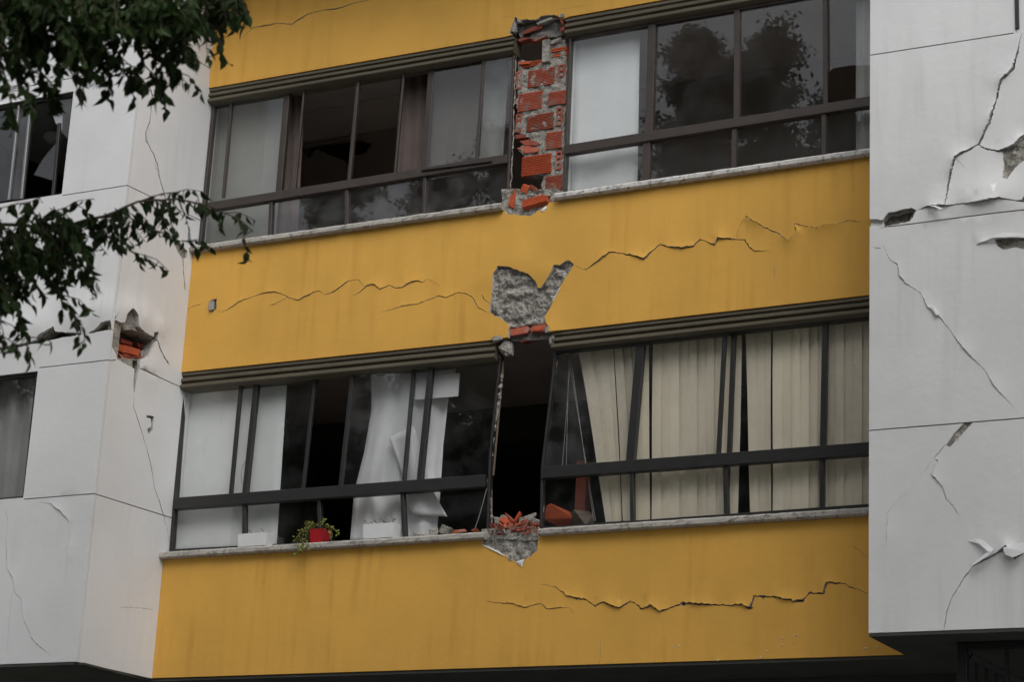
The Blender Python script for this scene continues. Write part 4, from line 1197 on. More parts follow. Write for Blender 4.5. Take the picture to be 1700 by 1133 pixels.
# lower gap pile
pile = [(262, 850, (.17, .07, .05), (.2, .75, .1), 'brick_dark', 'long dark red brick shard leaning left in lower gap pile'),
        (292, 850, (.05, .05, .16), (.1, .25, .0), 'brick_bright', 'upright red brick splinter in middle of lower gap pile'),
        (350, 845, (.18, .09, .08), (.2, -.25, .2), 'mortar', 'largest grey mortar lump at back of lower gap pile'),
        (200, 870, (.05, .05, .14), (.1, -.1, .0), 'mortar', 'upright pale mortar stub at left of lower gap pile'),
        (225, 885, (.09, .07, .08), (.5, .3, .1), 'brick_clay', 'rounded brick lump left in lower gap pile'),
        (320, 862, (.12, .06, .04), (.1, -.5, .3), 'brick_dark', 'red brick slab leaning right in lower gap pile'),
        (385, 872, (.13, .06, .05), (.0, -.3, .2), 'brick_dark', 'dark brick wedge at right edge of lower gap pile'),
        (360, 892, (.14, .07, .04), (.1, -.2, .4), 'brick_clay', 'flat red brick piece low at right of lower gap pile'),
        (300, 900, (.18, .08, .03), (.1, -.05, .1), 'brick_dark', 'flat brick tile at front of lower gap pile'),
        (250, 910, (.12, .07, .05), (.2, .1, .6), 'mortar', 'grey mortar crumb at front left of lower gap pile'),
        (345, 912, (.10, .06, .04), (.1, .2, .3), 'mortar', 'grey mortar crumb at front right of lower gap pile'),
        (270, 880, (.10, .06, .06), (.4, .2, .3), 'brick_clay', 'pinkish brick lump in centre of lower gap pile'),
        (240, 840, (.12, .08, .05), (.2, .3, .3), 'mortar', 'grey mortar slab at back left of lower gap pile'),
        (395, 858, (.09, .06, .05), (.2, .3, .3), 'mortar', 'small mortar lump against right jamb of lower gap'),
        (245, 868, (.14, .07, .06), (.2, .9, .2), 'brick_bright', 'steep reddish brick shard left of the upright splinter'),
        (335, 885, (.15, .07, .06), (.2, -.6, .3), 'brick_clay', 'tilted pink brick shard right of the upright splinter')]
for i, (x, y, size, rot, mat, label) in enumerate(pile):
    rubble(x, y, .02 + .05 * ((y < 880) + (y < 855)), size, rot, mat, label, 50 + i, Z_LOW)
bed = MB()
rr = random.Random(5)
for i in range(120):
    x = rr.uniform(150, 400); y = rr.uniform(870, 930) - 18 * (1 - abs(x - 290) / 120)
    p = zpt(Z_LOW, x, y, rr.uniform(-.03, .08)); s = rr.uniform(.012, .035)
    bed.add([p + Vector((rr.uniform(-s, s), rr.uniform(-s, s), rr.uniform(-s, s))) for _ in range(4)], [(0, 1, 2), (0, 2, 3), (0, 3, 1), (1, 3, 2)])
rb_ = bed.make('small_rubble', 'brick_dark', None, True)
setp(rb_, 'fine brick and mortar crumbs filling the lower gap pile', 'rubble', None, 'stuff')
# solid heap the pieces rest on
hp = MB()
for i in range(7):
    p = zpt(Z_LOW, 170 + i * 35, 922, .06)
    me = chunk_mesh(.16, .14, .13, 200 + i, 20)
    hp.add([v.co + p for v in me.vertices], [list(q.vertices) for q in me.polygons])
setp(hp.make('mortar_heap', 'mortar', None, True), 'heap of crushed grey mortar under the lower gap pile', 'rubble', None, 'stuff')
# rubble on the left part of the lower sill
for i, (x, y, size, mat, label) in enumerate([(1275, 962, (.10, .05, .035), 'mortar', 'flat grey chip at left end of the sill rubble'), (1345, 945, (.10, .06, .07), 'mortar', 'grey pointed mortar piece on lower left sill'),
                                              (1410, 945, (.12, .06, .08), 'mortar', 'larger grey mortar block on lower left sill'), (1470, 955, (.14, .06, .04), 'brick_clay', 'flat reddish brick slab on lower left sill'),
                                              (1560, 945, (.09, .05, .05), 'brick_dark', 'dark brick piece near the broken jamb on lower left sill')]):
    rubble(x, y, .03, size, (.2, .3 * (-1) ** i, .3 * i), mat, label, 80 + i, (260, 560, 2.931), zsurf=S1)
# behind the lower right window
rubble(130, 1022, .22, (.25, .16, .17), (.1, .35, .2), 'brick_bright', 'big orange brick block behind glass of the leaning window', 91, (880, 480, 2.698))
rubble(232, 1030, .20, (.20, .14, .14), (.1, .1, .1), 'wood_grey', 'dull brown block behind glass beside the orange block', 92, (880, 480, 2.698))
pp = zpt((880, 480, 2.698), 165, 920, .40)
o = MB().box((pp.x - .05, pp.y + .25, 4.62), (pp.x + .05, pp.y + .35, 6.25), .006).make('red_post', 'brick_dark', None, True)
setp(o, 'red brick coloured post standing inside the leaning window', 'post')

# planters and potted plant
def planter(x0, x1, y0, y1, label):
    a = at(x0, y1, -.01); b = at(x1, y1, -.01); h = (at(x0, y0, -.01) - a).z + .03
    root = empty('planter_box', ((a.x + b.x) / 2, .02, S1))
    X0, X1 = a.x, b.x
    m = MB()
    t = .012
    bm = bmesh.new()
    bmesh.ops.create_cube(bm, size=1)
    for v in bm.verts:
        k_ = 1.0 if v.co.z > 0 else .93
        v.co = Vector(((X0 + X1) / 2 + v.co.x * (X1 - X0) * k_, .02 + v.co.y * .15 * k_, S1 + (v.co.z + .5) * h))
    top = [f for f in bm.faces if f.normal.z > .9]
    r_ = bmesh.ops.inset_region(bm, faces=top, thickness=t)
    for f in top:
        for v in f.verts:
            v.co.z -= .025
    bmesh.ops.bevel(bm, geom=[e for e in bm.edges if e.calc_length() > .05], offset=.004, segments=2, affect='EDGES')
    m.bm(bm)
    m.make('box', 'planter_white', root)
    MB().box((X0 + t + .002, -.04, S1 + h - .035), (X1 - t - .002, .08, S1 + h - .018)).make('soil', 'potting_soil', root)
    setp(root, label, 'planter', 'white planter boxes on the lower sill')
    return root, X0, X1, S1 + h
def sprigs(root, X0, X1, z, n, hmax, seed, dense=6):
    r = random.Random(seed)
    st, lv = MB(), MB()
    for i in range(n):
        x = X0 + (X1 - X0) * r.random(); p = Vector((x, r.uniform(-.02, .07), z - .03)); pts = [p.copy()]
        d = Vector((r.uniform(-.5, .5), r.uniform(-.5, .1), 1)).normalized()
        h = r.uniform(.5, 1) * hmax
        for k_ in range(5):
            p = p + d * h / 5; d = (d + Vector((r.uniform(-.3, .3), r.uniform(-.3, .2), -.12))).normalized()
            pts.append(p.copy())
        st.tube(pts, .0022, 4)
        for k_ in range(dense):
            leaf_into(lv, pts[r.randrange(1, 6)], Vector((r.uniform(-1, 1), r.uniform(-1, .3), r.uniform(-.4, .8))), r.uniform(.014, .024), r)
    s = st.make('stem', 'plant_stem', root)
    s['kind'] = 'stuff'
    l = lv.make('foliage', 'plant_leaf', root)
    l['kind'] = 'stuff'
def leaf_into(mb, p, d, L, r, width=.6):
    d = d.normalized()
    t = d.cross(Vector((r.uniform(-1, 1), r.uniform(-1, 1), r.uniform(-1, 1))))
    if t.length < .01:
        t = Vector((1, 0, 0))
    t.normalize()
    n = d.cross(t)
    w_ = L * width / 2
    mb.add([p, p + d * L * .4 + t * w_ + n * L * .06, p + d * L, p + d * L * .4 - t * w_ + n * L * .06, p + d * L * .45 - n * L * .02], [(0, 1, 4), (1, 2, 4), (2, 3, 4), (3, 0, 4)])
pl1 = planter(397, 446, 893, 909, 'plain white planter box at left end of lower sill')
sprigs(pl1[0], pl1[1], pl1[2], pl1[3], 6, .07, 3, 2)
pl2 = planter(605, 657, 880, 899, 'white planter box with dry sprigs beside red pot')
sprigs(pl2[0], pl2[1], pl2[2], pl2[3], 12, .11, 4, 5)
# red pot with a trailing plant
a = at(516, 902, .0); b = at(539, 902, .0)
pc = Vector(((a.x + b.x) / 2, .03, S1)); pw = b.x - a.x; ph = .125
pot = empty('potted_plant', pc)
bm = bmesh.new(); bmesh.ops.create_cube(bm, size=1)
for v in bm.verts:
    k_ = 1.0 if v.co.z > 0 else .82
    v.co = pc + Vector((v.co.x * pw * k_, v.co.y * pw * k_, (v.co.z + .5) * ph))
top = [f for f in bm.faces if f.normal.z > .9]
bmesh.ops.inset_region(bm, faces=top, thickness=.008)
for f in top:
    for v in f.verts:
        v.co.z -= .02
bmesh.ops.bevel(bm, geom=bm.edges[:], offset=.003, segments=2, affect='EDGES')
MB().bm(bm).make('pot', 'pot_red', pot)
MB().box((pc.x - pw * .4, pc.y - pw * .4, S1 + ph - .03), (pc.x + pw * .4, pc.y + pw * .4, S1 + ph - .017)).make('soil', 'potting_soil', pot)
r = random.Random(12)
st, lv = MB(), MB()
zq = (260, 560, 2.931)
for path in [[(780, 935), (755, 905), (725, 930), (690, 965), (680, 1010)], [(780, 935), (740, 925), (705, 970), (715, 1010), (690, 1045), (655, 1068)], [(785, 935), (800, 900), (815, 885), (808, 905)],
             [(790, 935), (830, 915), (865, 935), (890, 965)], [(785, 935), (760, 905), (740, 900), (728, 915)], [(790, 935), (840, 930), (855, 960), (850, 985)], [(780, 935), (735, 945), (725, 990), (735, 1030)],
             [(782, 935), (745, 935), (715, 1000), (705, 1030)], [(785, 930), (770, 915), (750, 915), (700, 950), (670, 990)]]:
    pts = []
    for i_, (x, y) in enumerate(path):
        q = zpt(zq, x, y, [.03, .0, -.05, -.09, -.10, -.10][min(i_, 5)])
        pts.append(q)
    fine = []
    for p, q in zip(pts[:-1], pts[1:]):
        fine += [p.lerp(q, t_ / 4) for t_ in range(4)]
    fine.append(pts[-1])
    st.tube(fine, .0022, 4)
    for p in fine[3:]:
        for _ in range(3):
            leaf_into(lv, p + Vector((r.uniform(-.015, .015), r.uniform(-.015, .015), r.uniform(-.012, .012))), Vector((r.uniform(-1, 1), r.uniform(-1, .4), r.uniform(-.8, .6))), r.uniform(.016, .028), r, .75)
st.make('stem', 'plant_stem', pot)['kind'] = 'stuff'
lf_ = lv.make('foliage', 'plant_leaf', pot); lf_['kind'] = 'stuff'
setp(pot, 'small square red pot with trailing yellow green plant on lower sill', 'potted plant')

# vertical blinds behind the leaning window
YB = 0.175
blind = empty('vertical_blind', (1.6, YB, 5.55))
setp(blind, 'cream vertical blind with skewed vanes behind the leaning lower window', 'blind')
MB().box((0.9, YB - .02, 7.16), (3.5, YB + .03, 7.205)).make('headrail', 'frame_alu', blind)
zr = (880, 480, 2.698)
V_ = [(235, 58, 352, 30), (283, 40, 372, 30), (320, 40, 390, 26), (352, 36, 404, 16), (392, 38, 436, 40), (430, 40, 470, 36), (470, 38, 502, 36), (512, 36, 522, 30)]
V_ += [(569 + 39 * i, 41, 564 + 41 * i, 43) for i in range(8)] + [(884, 42, 866, 44), (932, 40, 912, 42), (986, 42, 1006, 40), (1024, 40, 1040, 38), (1060, 36, 1062, 34)]
V_ += [(1108 + 40 * i, 42, 1108 + 40 * i, 43) for i in range(6)] + [(1345 + 40 * i, 42, 1345 + 40 * i, 43) for i in range(6)]
r = random.Random(3)
for i, (xt, wt, xb, wb_) in enumerate(V_):
    yo = YB + (.003 if i % 2 else -.003) + r.uniform(-.002, .002)
    v, f = [], []
    n = 10
    yt = 120 - 0.11 * (xt - 120) + 20
    tw = r.uniform(.004, .011)
    for j in range(n + 1):
        t = j / n
        y = 255 - .113 * (xt - 120) + (1045 - .055 * (xb - 340) - (255 - .113 * (xt - 120))) * t
        s_ = t if i > 7 else t ** .85
        cx_ = xt + (xb - xt) * s_; ww = wt + (wb_ - wt) * t
        for kx, dy in ((-.53, tw), (-.2, tw * .4), (.2, -tw * .4), (.53, -tw)):
            q = zpt(zr, cx_ + ww * kx, y, yo)
            v.append(Vector((q.x, yo + dy + .004 * math.sin(j * .7 + i), q.z)))
    # carry the vane up to the headrail
    vt = [Vector((p.x, p.y, 7.17)) + (v[k_] - v[4 + k_]) * .0 for k_, p in enumerate(v[:4])]
    dz = (7.17 - v[0].z)
    vt = [p + (v[k_] - v[k_ + 4]).normalized() * dz for k_, p in enumerate(v[:4])]
    v = vt + v
    n += 1
    N4 = len(v)
    v += [p + Vector((0, .0015, 0)) for p in v]
    for j in range(n):
        for k_ in range(3):
            a_ = j * 4 + k_
            f.append((a_, a_ + 4, a_ + 5, a_ + 1))
            f.append((N4 + a_, N4 + a_ + 1, N4 + a_ + 5, N4 + a_ + 4))
        f.append((j * 4, N4 + j * 4, N4 + j * 4 + 4, j * 4 + 4)); f.append((j * 4 + 3, j * 4 + 7, N4 + j * 4 + 7, N4 + j * 4 + 3))
    mk('vane', v, f, 'blind_cream', blind)
# pull cords
for a_, b_ in (((178, 360), (145, 790)), ((172, 380), (162, 790)), ((185, 380), (293, 1040)), ((195, 400), (285, 1040))):
    A = zpt(zr, *a_, .18); Bq = zpt(zr, *b_, .16)
    Tq = A + (A - Bq) * .25
    MB().tube([Tq, A, A.lerp(Bq, .5) + Vector((0, 0, -.005)), Bq], .0028, 5).make('pull_cord', 'cable_grey', blind)

# roller blind behind the first pane of the upper right window
zu = (900, 0, 3.036)
rbn = empty('roller_blind', (.6, .2, 8.43))
setp(rbn, 'pale white roller blind behind the pane right of the brick pier', 'blind')
def cloth(name, cols, mat, parent, Yf, nz=14, thick=.002):
    """hanging fabric: cols = list of (top pixel, bottom pixel); Yf(i, t) gives its depth"""
    v, f = [], []
    n = len(cols)
    for j in range(nz + 1):
        t = j / nz
        for i, c in enumerate(cols):
            k_ = t * (len(c) - 1)
            a_ = min(int(k_), len(c) - 2)
            fr = k_ - a_
            x = c[a_][0] + (c[a_ + 1][0] - c[a_][0]) * fr; y = c[a_][1] + (c[a_ + 1][1] - c[a_][1]) * fr
            v.append(at(x, y, Yf(i, t)))
    N_ = len(v)
    v += [p + Vector((0, thick, 0)) for p in v]
    for j in range(nz):
        for i in range(n - 1):
            a_ = j * n + i
            f.append((a_, a_ + n, a_ + n + 1, a_ + 1)); f.append((N_ + a_, N_ + a_ + 1, N_ + a_ + n + 1, N_ + a_ + n))
    rim = [j * n for j in range(nz + 1)] + [nz * n + i for i in range(1, n)] + [j * n + n - 1 for j in range(nz - 1, -1, -1)] + [i for i in range(n - 2, 0, -1)]
    for a_, b_ in zip(rim, rim[1:] + rim[:1]):
        f.append((b_, a_, N_ + a_, N_ + b_))
    return mk(name, v, f, mat, parent, smooth=True)
cloth('fabric', [((955 + 12 * i, 40 - 2 * i), (948 + 12.2 * i, 335 - 1.7 * i)) for i in range(10)], 'blind_white', rbn, lambda i, t: .20 + .004 * math.sin(i * .8))
MB().bar(at(952, 44, .215), at(1076, 24, .215), .05, .05).make('roller', 'frame_alu', rbn)
MB().box((0.36, .145, 8.425), (.40, .26, 10.0)).make('jamb_board', 'interior_white', building)
wb1 = empty('roller_blind', (-2.9, .24, 5.51))
setp(wb1, 'white roller blind behind the left panes of the lower left window', 'blind')
cloth('fabric', [((296 + 15.2 * i, 625 - 1.6 * i), (276 + 15.2 * i, 930 - 1.0 * i)) for i in range(13)], 'blind_white', wb1, lambda i, t: .17 + .003 * math.sin(i * .8))
MB().bar(at(296, 626, .20), at(478, 607, .20), .05, .05).make('roller', 'frame_alu', wb1)
gb1 = empty('roller_blind', (-2.9, .26, 8.42))
setp(gb1, 'grey roller blind behind the left panes of the upper left window', 'blind')
cloth('fabric', [((346 + 11.2 * i, 150 - 2 * i), (322 + 11.2 * i, 425 - 1.7 * i)) for i in range(13)], 'interior_grey', gb1, lambda i, t: .26 + .003 * math.sin(i * .8))
MB().bar(at(346, 150, .275), at(480, 127, .275), .05, .05).make('roller', 'frame_alu', gb1)
# white curtain edge at the far right of the same window
cw = cloth('curtain', [((1421 + 5 * i, -20), (1421 + 5 * i, 275)) for i in range(14)], 'curtain_sheer', None, lambda i, t: .19 + .02 * math.sin(i * 1.9))
setp(cw, 'narrow pale curtain at right end of the upper right window', 'curtain')
# dark blue board low behind the upper right window
# brown curtains in the upper left window
c1 = cloth('curtain', [((470 + 4.2 * i, 120), (452 + 4.6 * i, 400)) for i in range(10)], 'curtain_brown', None, lambda i, t: .30 + .018 * math.sin(i * 1.7))
setp(c1, 'dark brown curtain strip at left of upper left window', 'curtain')
c2 = cloth('curtain', [((668 + 5.2 * i, 90), (654 + 5.2 * i, 300)) for i in range(11)], 'curtain_brown', None, lambda i, t: .28 + .018 * math.sin(i * 1.7))
setp(c2, 'dark brown curtain strip right of the open sash in upper left window', 'curtain')
c3 = cloth('curtain', [((722 + 9 * i, 85 - 1.7 * i), (708 + 9 * i, 300 - 1.7 * i)) for i in range(15)], 'curtain_sheer', None, lambda i, t: .30 + .010 * math.sin(i * 2.1))
setp(c3, 'grey sheer curtain behind the panes left of the brick pier', 'curtain')

# crumpled white curtain in the lower left window
zl = (260, 560, 2.931)
cv = []
edgeL = [(1045, 150), (1045, 360), (1010, 560), (960, 760), (940, 1010)]
edgeR = [(1470, 110), (1420, 300), (1395, 520), (1380, 760), (1360, 990)]
for i in range(19):
    t = i / 18
    cv.append([(260 + (a_[0] + (b_[0] - a_[0]) * t) / 2.931, 560 + (a_[1] + (b_[1] - a_[1]) * t) / 2.931) for a_, b_ in zip(edgeL, edgeR)])
cwh = cloth('curtain', cv, 'curtain_white', None, lambda i, t: .21 + .035 * math.sin(i * 1.15 + 1.2 * math.sin(t * 3)) * (.4 + .6 * t) + .02 * math.sin(t * 7 + i * .3), 28)
setp(cwh, 'crumpled white curtain hanging in the lower left window', 'curtain')
flp = cloth('torn_sheet', [[(260 + x / 2.931, 560 + y / 2.931) for x, y in ((1130 + 12 * i, 490 - 6 * i), (1190 + 16 * i, 660 + 10 * i), (1235 + 18 * i, 865 + 1.0 * i))] for i in range(11)], 'paper_white', None, lambda i, t: .145 + .02 * math.sin(i * .7 + t * 3), 16)
setp(flp, 'torn white sheet flap hanging before the crumpled curtain', 'sheet')
wr = MB().slab([zpt(zl, x, y, .145) for x, y in ((1262, 190), (1474, 175), (1466, 288), (1258, 305))], (0, .01, 0)).make('paper_sheet', 'paper_white', None, True)
setp(wr, 'white rectangular paper sheet high in the lower left window', 'sheet')
# sheer curtain in the left bay's lower window
bcv = cloth('curtain', [[(-60 + 6.8 * i, 600), (-75 + 6.4 * i, 845)] for i in range(19)], 'curtain_sheer', None, lambda i, t: BAY + .22 + .035 * math.sin(i * 1.3 + t), 16)
setp(bcv, 'grey sheer curtain in the lower window of the left bay', 'curtain')

# ceiling lamp inside the left bay
lp = at(90, 227, 0.3)
lamp = empty('ceiling_lamp', (lp.x, lp.y, lp.z - .1))
bm = bmesh.new(); bmesh.ops.create_uvsphere(bm, u_segments=20, v_segments=12, radius=.11)
for v in bm.verts:
    v.co = lp + Vector((v.co.x, v.co.y, v.co.z * (.75 if v.co.z < 0 else .45)))
MB().bm(bm).make('lamp_globe', 'lamp_opal', lamp, smooth=True)
MB().tube([(lp.x, lp.y, lp.z + .03), (lp.x, lp.y, 10.2)], .012, 8).make('stem', 'frame_alu', lamp)
MB().tube([(lp.x, lp.y, 10.17), (lp.x, lp.y, 10.2)], .05, 14).make('ceiling_rose', 'frame_alu', lamp)
setp(lamp, 'white globe ceiling lamp seen through broken left bay window', 'lamp')
ps = MB().slab([at(x, y, BAY + .16) for x, y in ((82, 172), (104, 164), (103, 215), (93, 205), (87, 190))], (0, .004, 0)).make('paper_scrap', 'paper_white', None, True)
setp(ps, 'torn white paper scrap behind the broken left bay window', 'paper')

# loose wires
def wire(name, pts, Y, rad, label, mat='cable_grey'):
    o = MB().tube([at(x, y, Y) for x, y in pts], rad, 5).make(name, mat, None, True)
    setp(o, label, 'wire')
wire('loose_wire', [(808, 812), (802, 835), (795, 860), (787, 882)], .05, .003, 'thin loose wire hanging at the broken jamb above lower sill')
wire('loose_cable', [(410, 762), (402, 775), (400, 790), (402, 805)], .12, .002, 'short thin cable dangling behind the left pane of lower window', 'steel_black')
# conduit stub in the yellow band
q = FAC.many(Z_ML, [(158, 368), (156, 412), (176, 358), (173, 392)])
MB().bar(FAC.pt(q[0][0], q[0][1], .006), FAC.pt(q[1][0], q[1][1], .006), .05, .03).make('conduit_box', 'cable_grey', band_mid)

# ------------------------------------------------------------------ gate under the right bay
zg = (1500, 1000, 8.5)
gate = empty('metal_gate', (4.6, -.58, 2.2))
setp(gate, 'black barred metal gate under the right white bay', 'gate')
gx0 = at(1590, 1080, -.58).x
MB().box((gx0, -.60, 2.2), (gx0 + .07, -.54, 4.352), .004).make('post', 'steel_black', gate)
MB().box((gx0 + .072, -.60, 4.30), (6.4, -.55, 4.352), .004).make('top_rail', 'steel_black', gate)
for i in range(2):
    MB().box((gx0 + .34 + .15 * i, -.59, 2.2), (gx0 + .365 + .15 * i, -.565, 4.298)).make('bar', 'steel_black', gate)
MB().bar((gx0 + .07, -.50, 4.27), (gx0 + .60, -.10, 3.98), .05, .06).make('brace', 'steel_black', gate)
for i in range(9):
    t = (i + .5) / 9
    x = gx0 + .07 + .53 * t; y = -.50 + .40 * t; z = 4.27 - .29 * t
    MB().box((x - .01, y - .01, 2.2), (x + .01, y + .01, z - .03)).make('bar', 'steel_black', gate)
MB().box((gx0 + .02, -.53, 2.2), (gx0 + 1.2, -.1, 2.26)).make('bottom_rail', 'steel_black', gate)
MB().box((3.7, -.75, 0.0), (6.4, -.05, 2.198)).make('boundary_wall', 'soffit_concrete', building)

# ------------------------------------------------------------------ ground, street
def struct(o):
    o['kind'] = 'structure'
    return o
struct(MB().box((-300, -300, -.3), (300, 300, -.12)).make('ground', 'soil_grass'))
struct(MB().box((-120, -14.5, -.118), (120, -6.5, -.02)).make('road', 'asphalt'))
struct(MB().box((-120, -6.498, -.118), (120, 2.398, .0)).make('pavement', 'paving'))
struct(MB().box((-120, -19.0, -.118), (120, -14.502, .0)).make('pavement', 'paving'))

# ------------------------------------------------------------------ street trees across the road
def limb_tube(mb, p, d, L, r0, rnd, depth, tips):
    pts, rad = [p.copy()], [r0]
    n = 6
    for i in range(n):
        d = (d + Vector((rnd.uniform(-.22, .22), rnd.uniform(-.22, .22), rnd.uniform(-.05, .16)))).normalized()
        p = p + d * L / n
        pts.append(p.copy()); rad.append(r0 * (1 - .75 * (i + 1) / n))
        if depth > 0 and i >= 2:
            nd = (d + Vector((rnd.uniform(-1, 1), rnd.uniform(-1, 1), rnd.uniform(-.2, .5)))).normalized()
            limb_tube(mb, p.copy(), nd, L * .55, rad[-1] * .7, rnd, depth - 1, tips)
    mb.tube(pts, rad, 6)
    tips.append(p.copy())
    tips.append(pts[-2].copy())

def make_tree(seed, height, spread, label, sig=.45):
    rnd = random.Random(seed)
    root = empty('street_tree', (0, 0, 0))
    m = MB()
    tips = []
    pts = [Vector((0, 0, -.1))]; rad = [.28]
    p = Vector((0, 0, -.1)); n = 10
    for i in range(n):
        p = p + Vector((rnd.uniform(-.12, .12), rnd.uniform(-.12, .12), height * .9 / n))
        pts.append(p.copy()); rad.append(.28 * (1 - .85 * (i + 1) / n))
    m.tube(pts, rad, 9)
    m.make('trunk', 'tree_bark', root)
    lm = MB()
    slim = sig < .3
    for i in range(64 if slim else 30):
        t = rnd.uniform(.38, 1.0) if slim else .3 + .7 * (i + rnd.random()) / 30
        a_ = min(int(t * n), n - 1)
        p0 = pts[a_].lerp(pts[a_ + 1], t * n - a_)
        an = rnd.uniform(0, 6.28)
        d = Vector((math.cos(an), math.sin(an), .35 + .6 * t)).normalized()
        ln = spread * ((1.5 - 1.25 * t) * rnd.uniform(.35, 1.6) if slim else (1.15 - .7 * t) * rnd.uniform(.7, 1.2))
        limb_tube(lm, p0, d, ln, rad[a_] * .5, rnd, 0 if slim and i % 2 else 1, tips)
    lm.make('limb', 'tree_bark', root)
    v, f = [], []
    for tp in tips:
        for c in range(3):
            cc_ = tp + Vector((rnd.gauss(0, sig), rnd.gauss(0, sig), rnd.gauss(0, sig * .8)))
            for q in range(75 if sig > .3 else 62):
                pz = cc_ + Vector((rnd.gauss(0, sig * .6), rnd.gauss(0, sig * .6), rnd.gauss(0, sig * .45)))
                d = Vector((rnd.uniform(-1, 1), rnd.uniform(-1, 1), rnd.uniform(-1, .3))).normalized()
                t_ = d.cross(Vector((rnd.uniform(-1, 1), rnd.uniform(-1, 1), rnd.uniform(-1, 1)))).normalized()
                L = rnd.uniform(.09, .16) * (1 if sig > .3 else .8)
                b_ = len(v)
                v += [pz, pz + d * L * .45 + t_ * L * .32, pz + d * L, pz + d * L * .45 - t_ * L * .32]
                f.append((b_, b_ + 1, b_ + 2, b_ + 3))
    cr = mk('crown', v, f, 'street_leaf', root)
    cr['kind'] = 'stuff'
    setp(root, label, 'tree', 'street trees across the road, mirrored in the windows')
    return root
TREES = [make_tree(1, 15.5, 3.4, 'tree'), make_tree(5, 14.5, 3.0, 'tree'), make_tree(9, 22.9, 1.25, 'tree', .20)]
spots = [(-11.5, -24, 0, 1.0), (-6.5, -24, 1, 1.04), (-8.55, -22.2, 2, 1.03), (-7.7, -22.6, 2, 1.0), (-6.25, -22.2, 2, 1.01), (-5.2, -22.4, 2, .94), (-10.3, -22.2, 2, .90), (-12.7, -22.5, 2, .96), (-13.6, -22.3, 2, .92), (-3.6, -22.4, 2, .95), (-17.2, -22.5, 2, .97), (-20.5, -22.5, 2, .95), (-16.5, -24, 0, 1.0), (-21, -24, 1, 1.05), (-2.0, -24, 0, 1.0), (3.0, -24.5, 1, 1.0), (-26, -24, 0, 1.05), (7.5, -25, 0, 1.0)]
names = ['first', 'second']
for i, (x, y, kx, s) in enumerate(spots):
    src = TREES[kx]
    if i in (0, 1, 2):
        rt = src
    else:
        rt = src.copy(); COL.objects.link(rt)
        for ch in src.children:
            c_ = ch.copy(); COL.objects.link(c_); c_.parent = rt
    rt.location = (x, y, 0); rt.scale = (s, s, s); rt.rotation_euler = (0, 0, i * 1.37)
    rt['label'] = ('tall slender tree' if kx == 2 else 'broad leafy tree') + ' across the road, mirrored in the windows'

# ------------------------------------------------------------------ ficus at the left, its twigs hanging into view
def cpt(px, py, dist):
    return CAM + ray(px, py).normalized() * dist

fic = empty('ficus_tree', (-.6, -10.2, 0))
setp(fic, 'dark leafy tree at left with twigs hanging in front of white bay', 'tree')
FB = Vector((-.6, -10.2, 0))
tm = MB().tube([FB + Vector((0, 0, -.1)), FB + Vector((.1, .1, 1.2)), FB + Vector((.05, .3, 2.6)), FB + Vector((.25, .4, 4.0)), FB + Vector((.3, .6, 5.6)), FB + Vector((.5, .7, 7.2))], [.24, .20, .18, .15, .10, .05], 10)
tm.make('trunk', 'tree_bark', fic)

def ficus_leaf(variant):
    r_ = random.Random(variant)
    L, W = 1.0, .50
    pr = [(0, .0), (.12, .30), (.32, .5), (.55, .42), (.75, .22), (.88, .07), (1.0, .0)]
    v = []
    for t, w_ in pr:
        bend = -.18 * t * t * (1 + .5 * variant)
        x = w_ * W
        v += [(-x, t * L, bend + abs(x) * .35), (0, t * L, bend), (x, t * L, bend + abs(x) * .35)]
    f = []
    for i in range(len(pr) - 1):
        a_ = i * 3
        for k_ in (0, 1):
            q = [a_ + k_, a_ + k_ + 1, a_ + k_ + 4, a_ + k_ + 3]
            f.append(tuple(q))
    return v, f
LV = [ficus_leaf(i) for i in range(3)]
LEAVES = []          # (position, matrix, scale, variant)
def add_leaf(p, droop, size, rnd):
    d = (Vector((rnd.uniform(-1, 1), rnd.uniform(-1, 1), 0)) * .75 + Vector((0, 0, -droop))).normalized()
    side = Vector((rnd.uniform(-1, 1), rnd.uniform(-1, 1), rnd.uniform(-.3, .3)))
    side = (side - d * side.dot(d)).normalized()
    n = side.cross(d)
    M_ = Matrix((side, d, n)).transposed().to_4x4() @ Matrix.Diagonal((size, size, size, 1))
    M_.translation = p
    LEAVES.append((M_, rnd.randrange(3)))
rnd = random.Random(21)
twigs = MB()
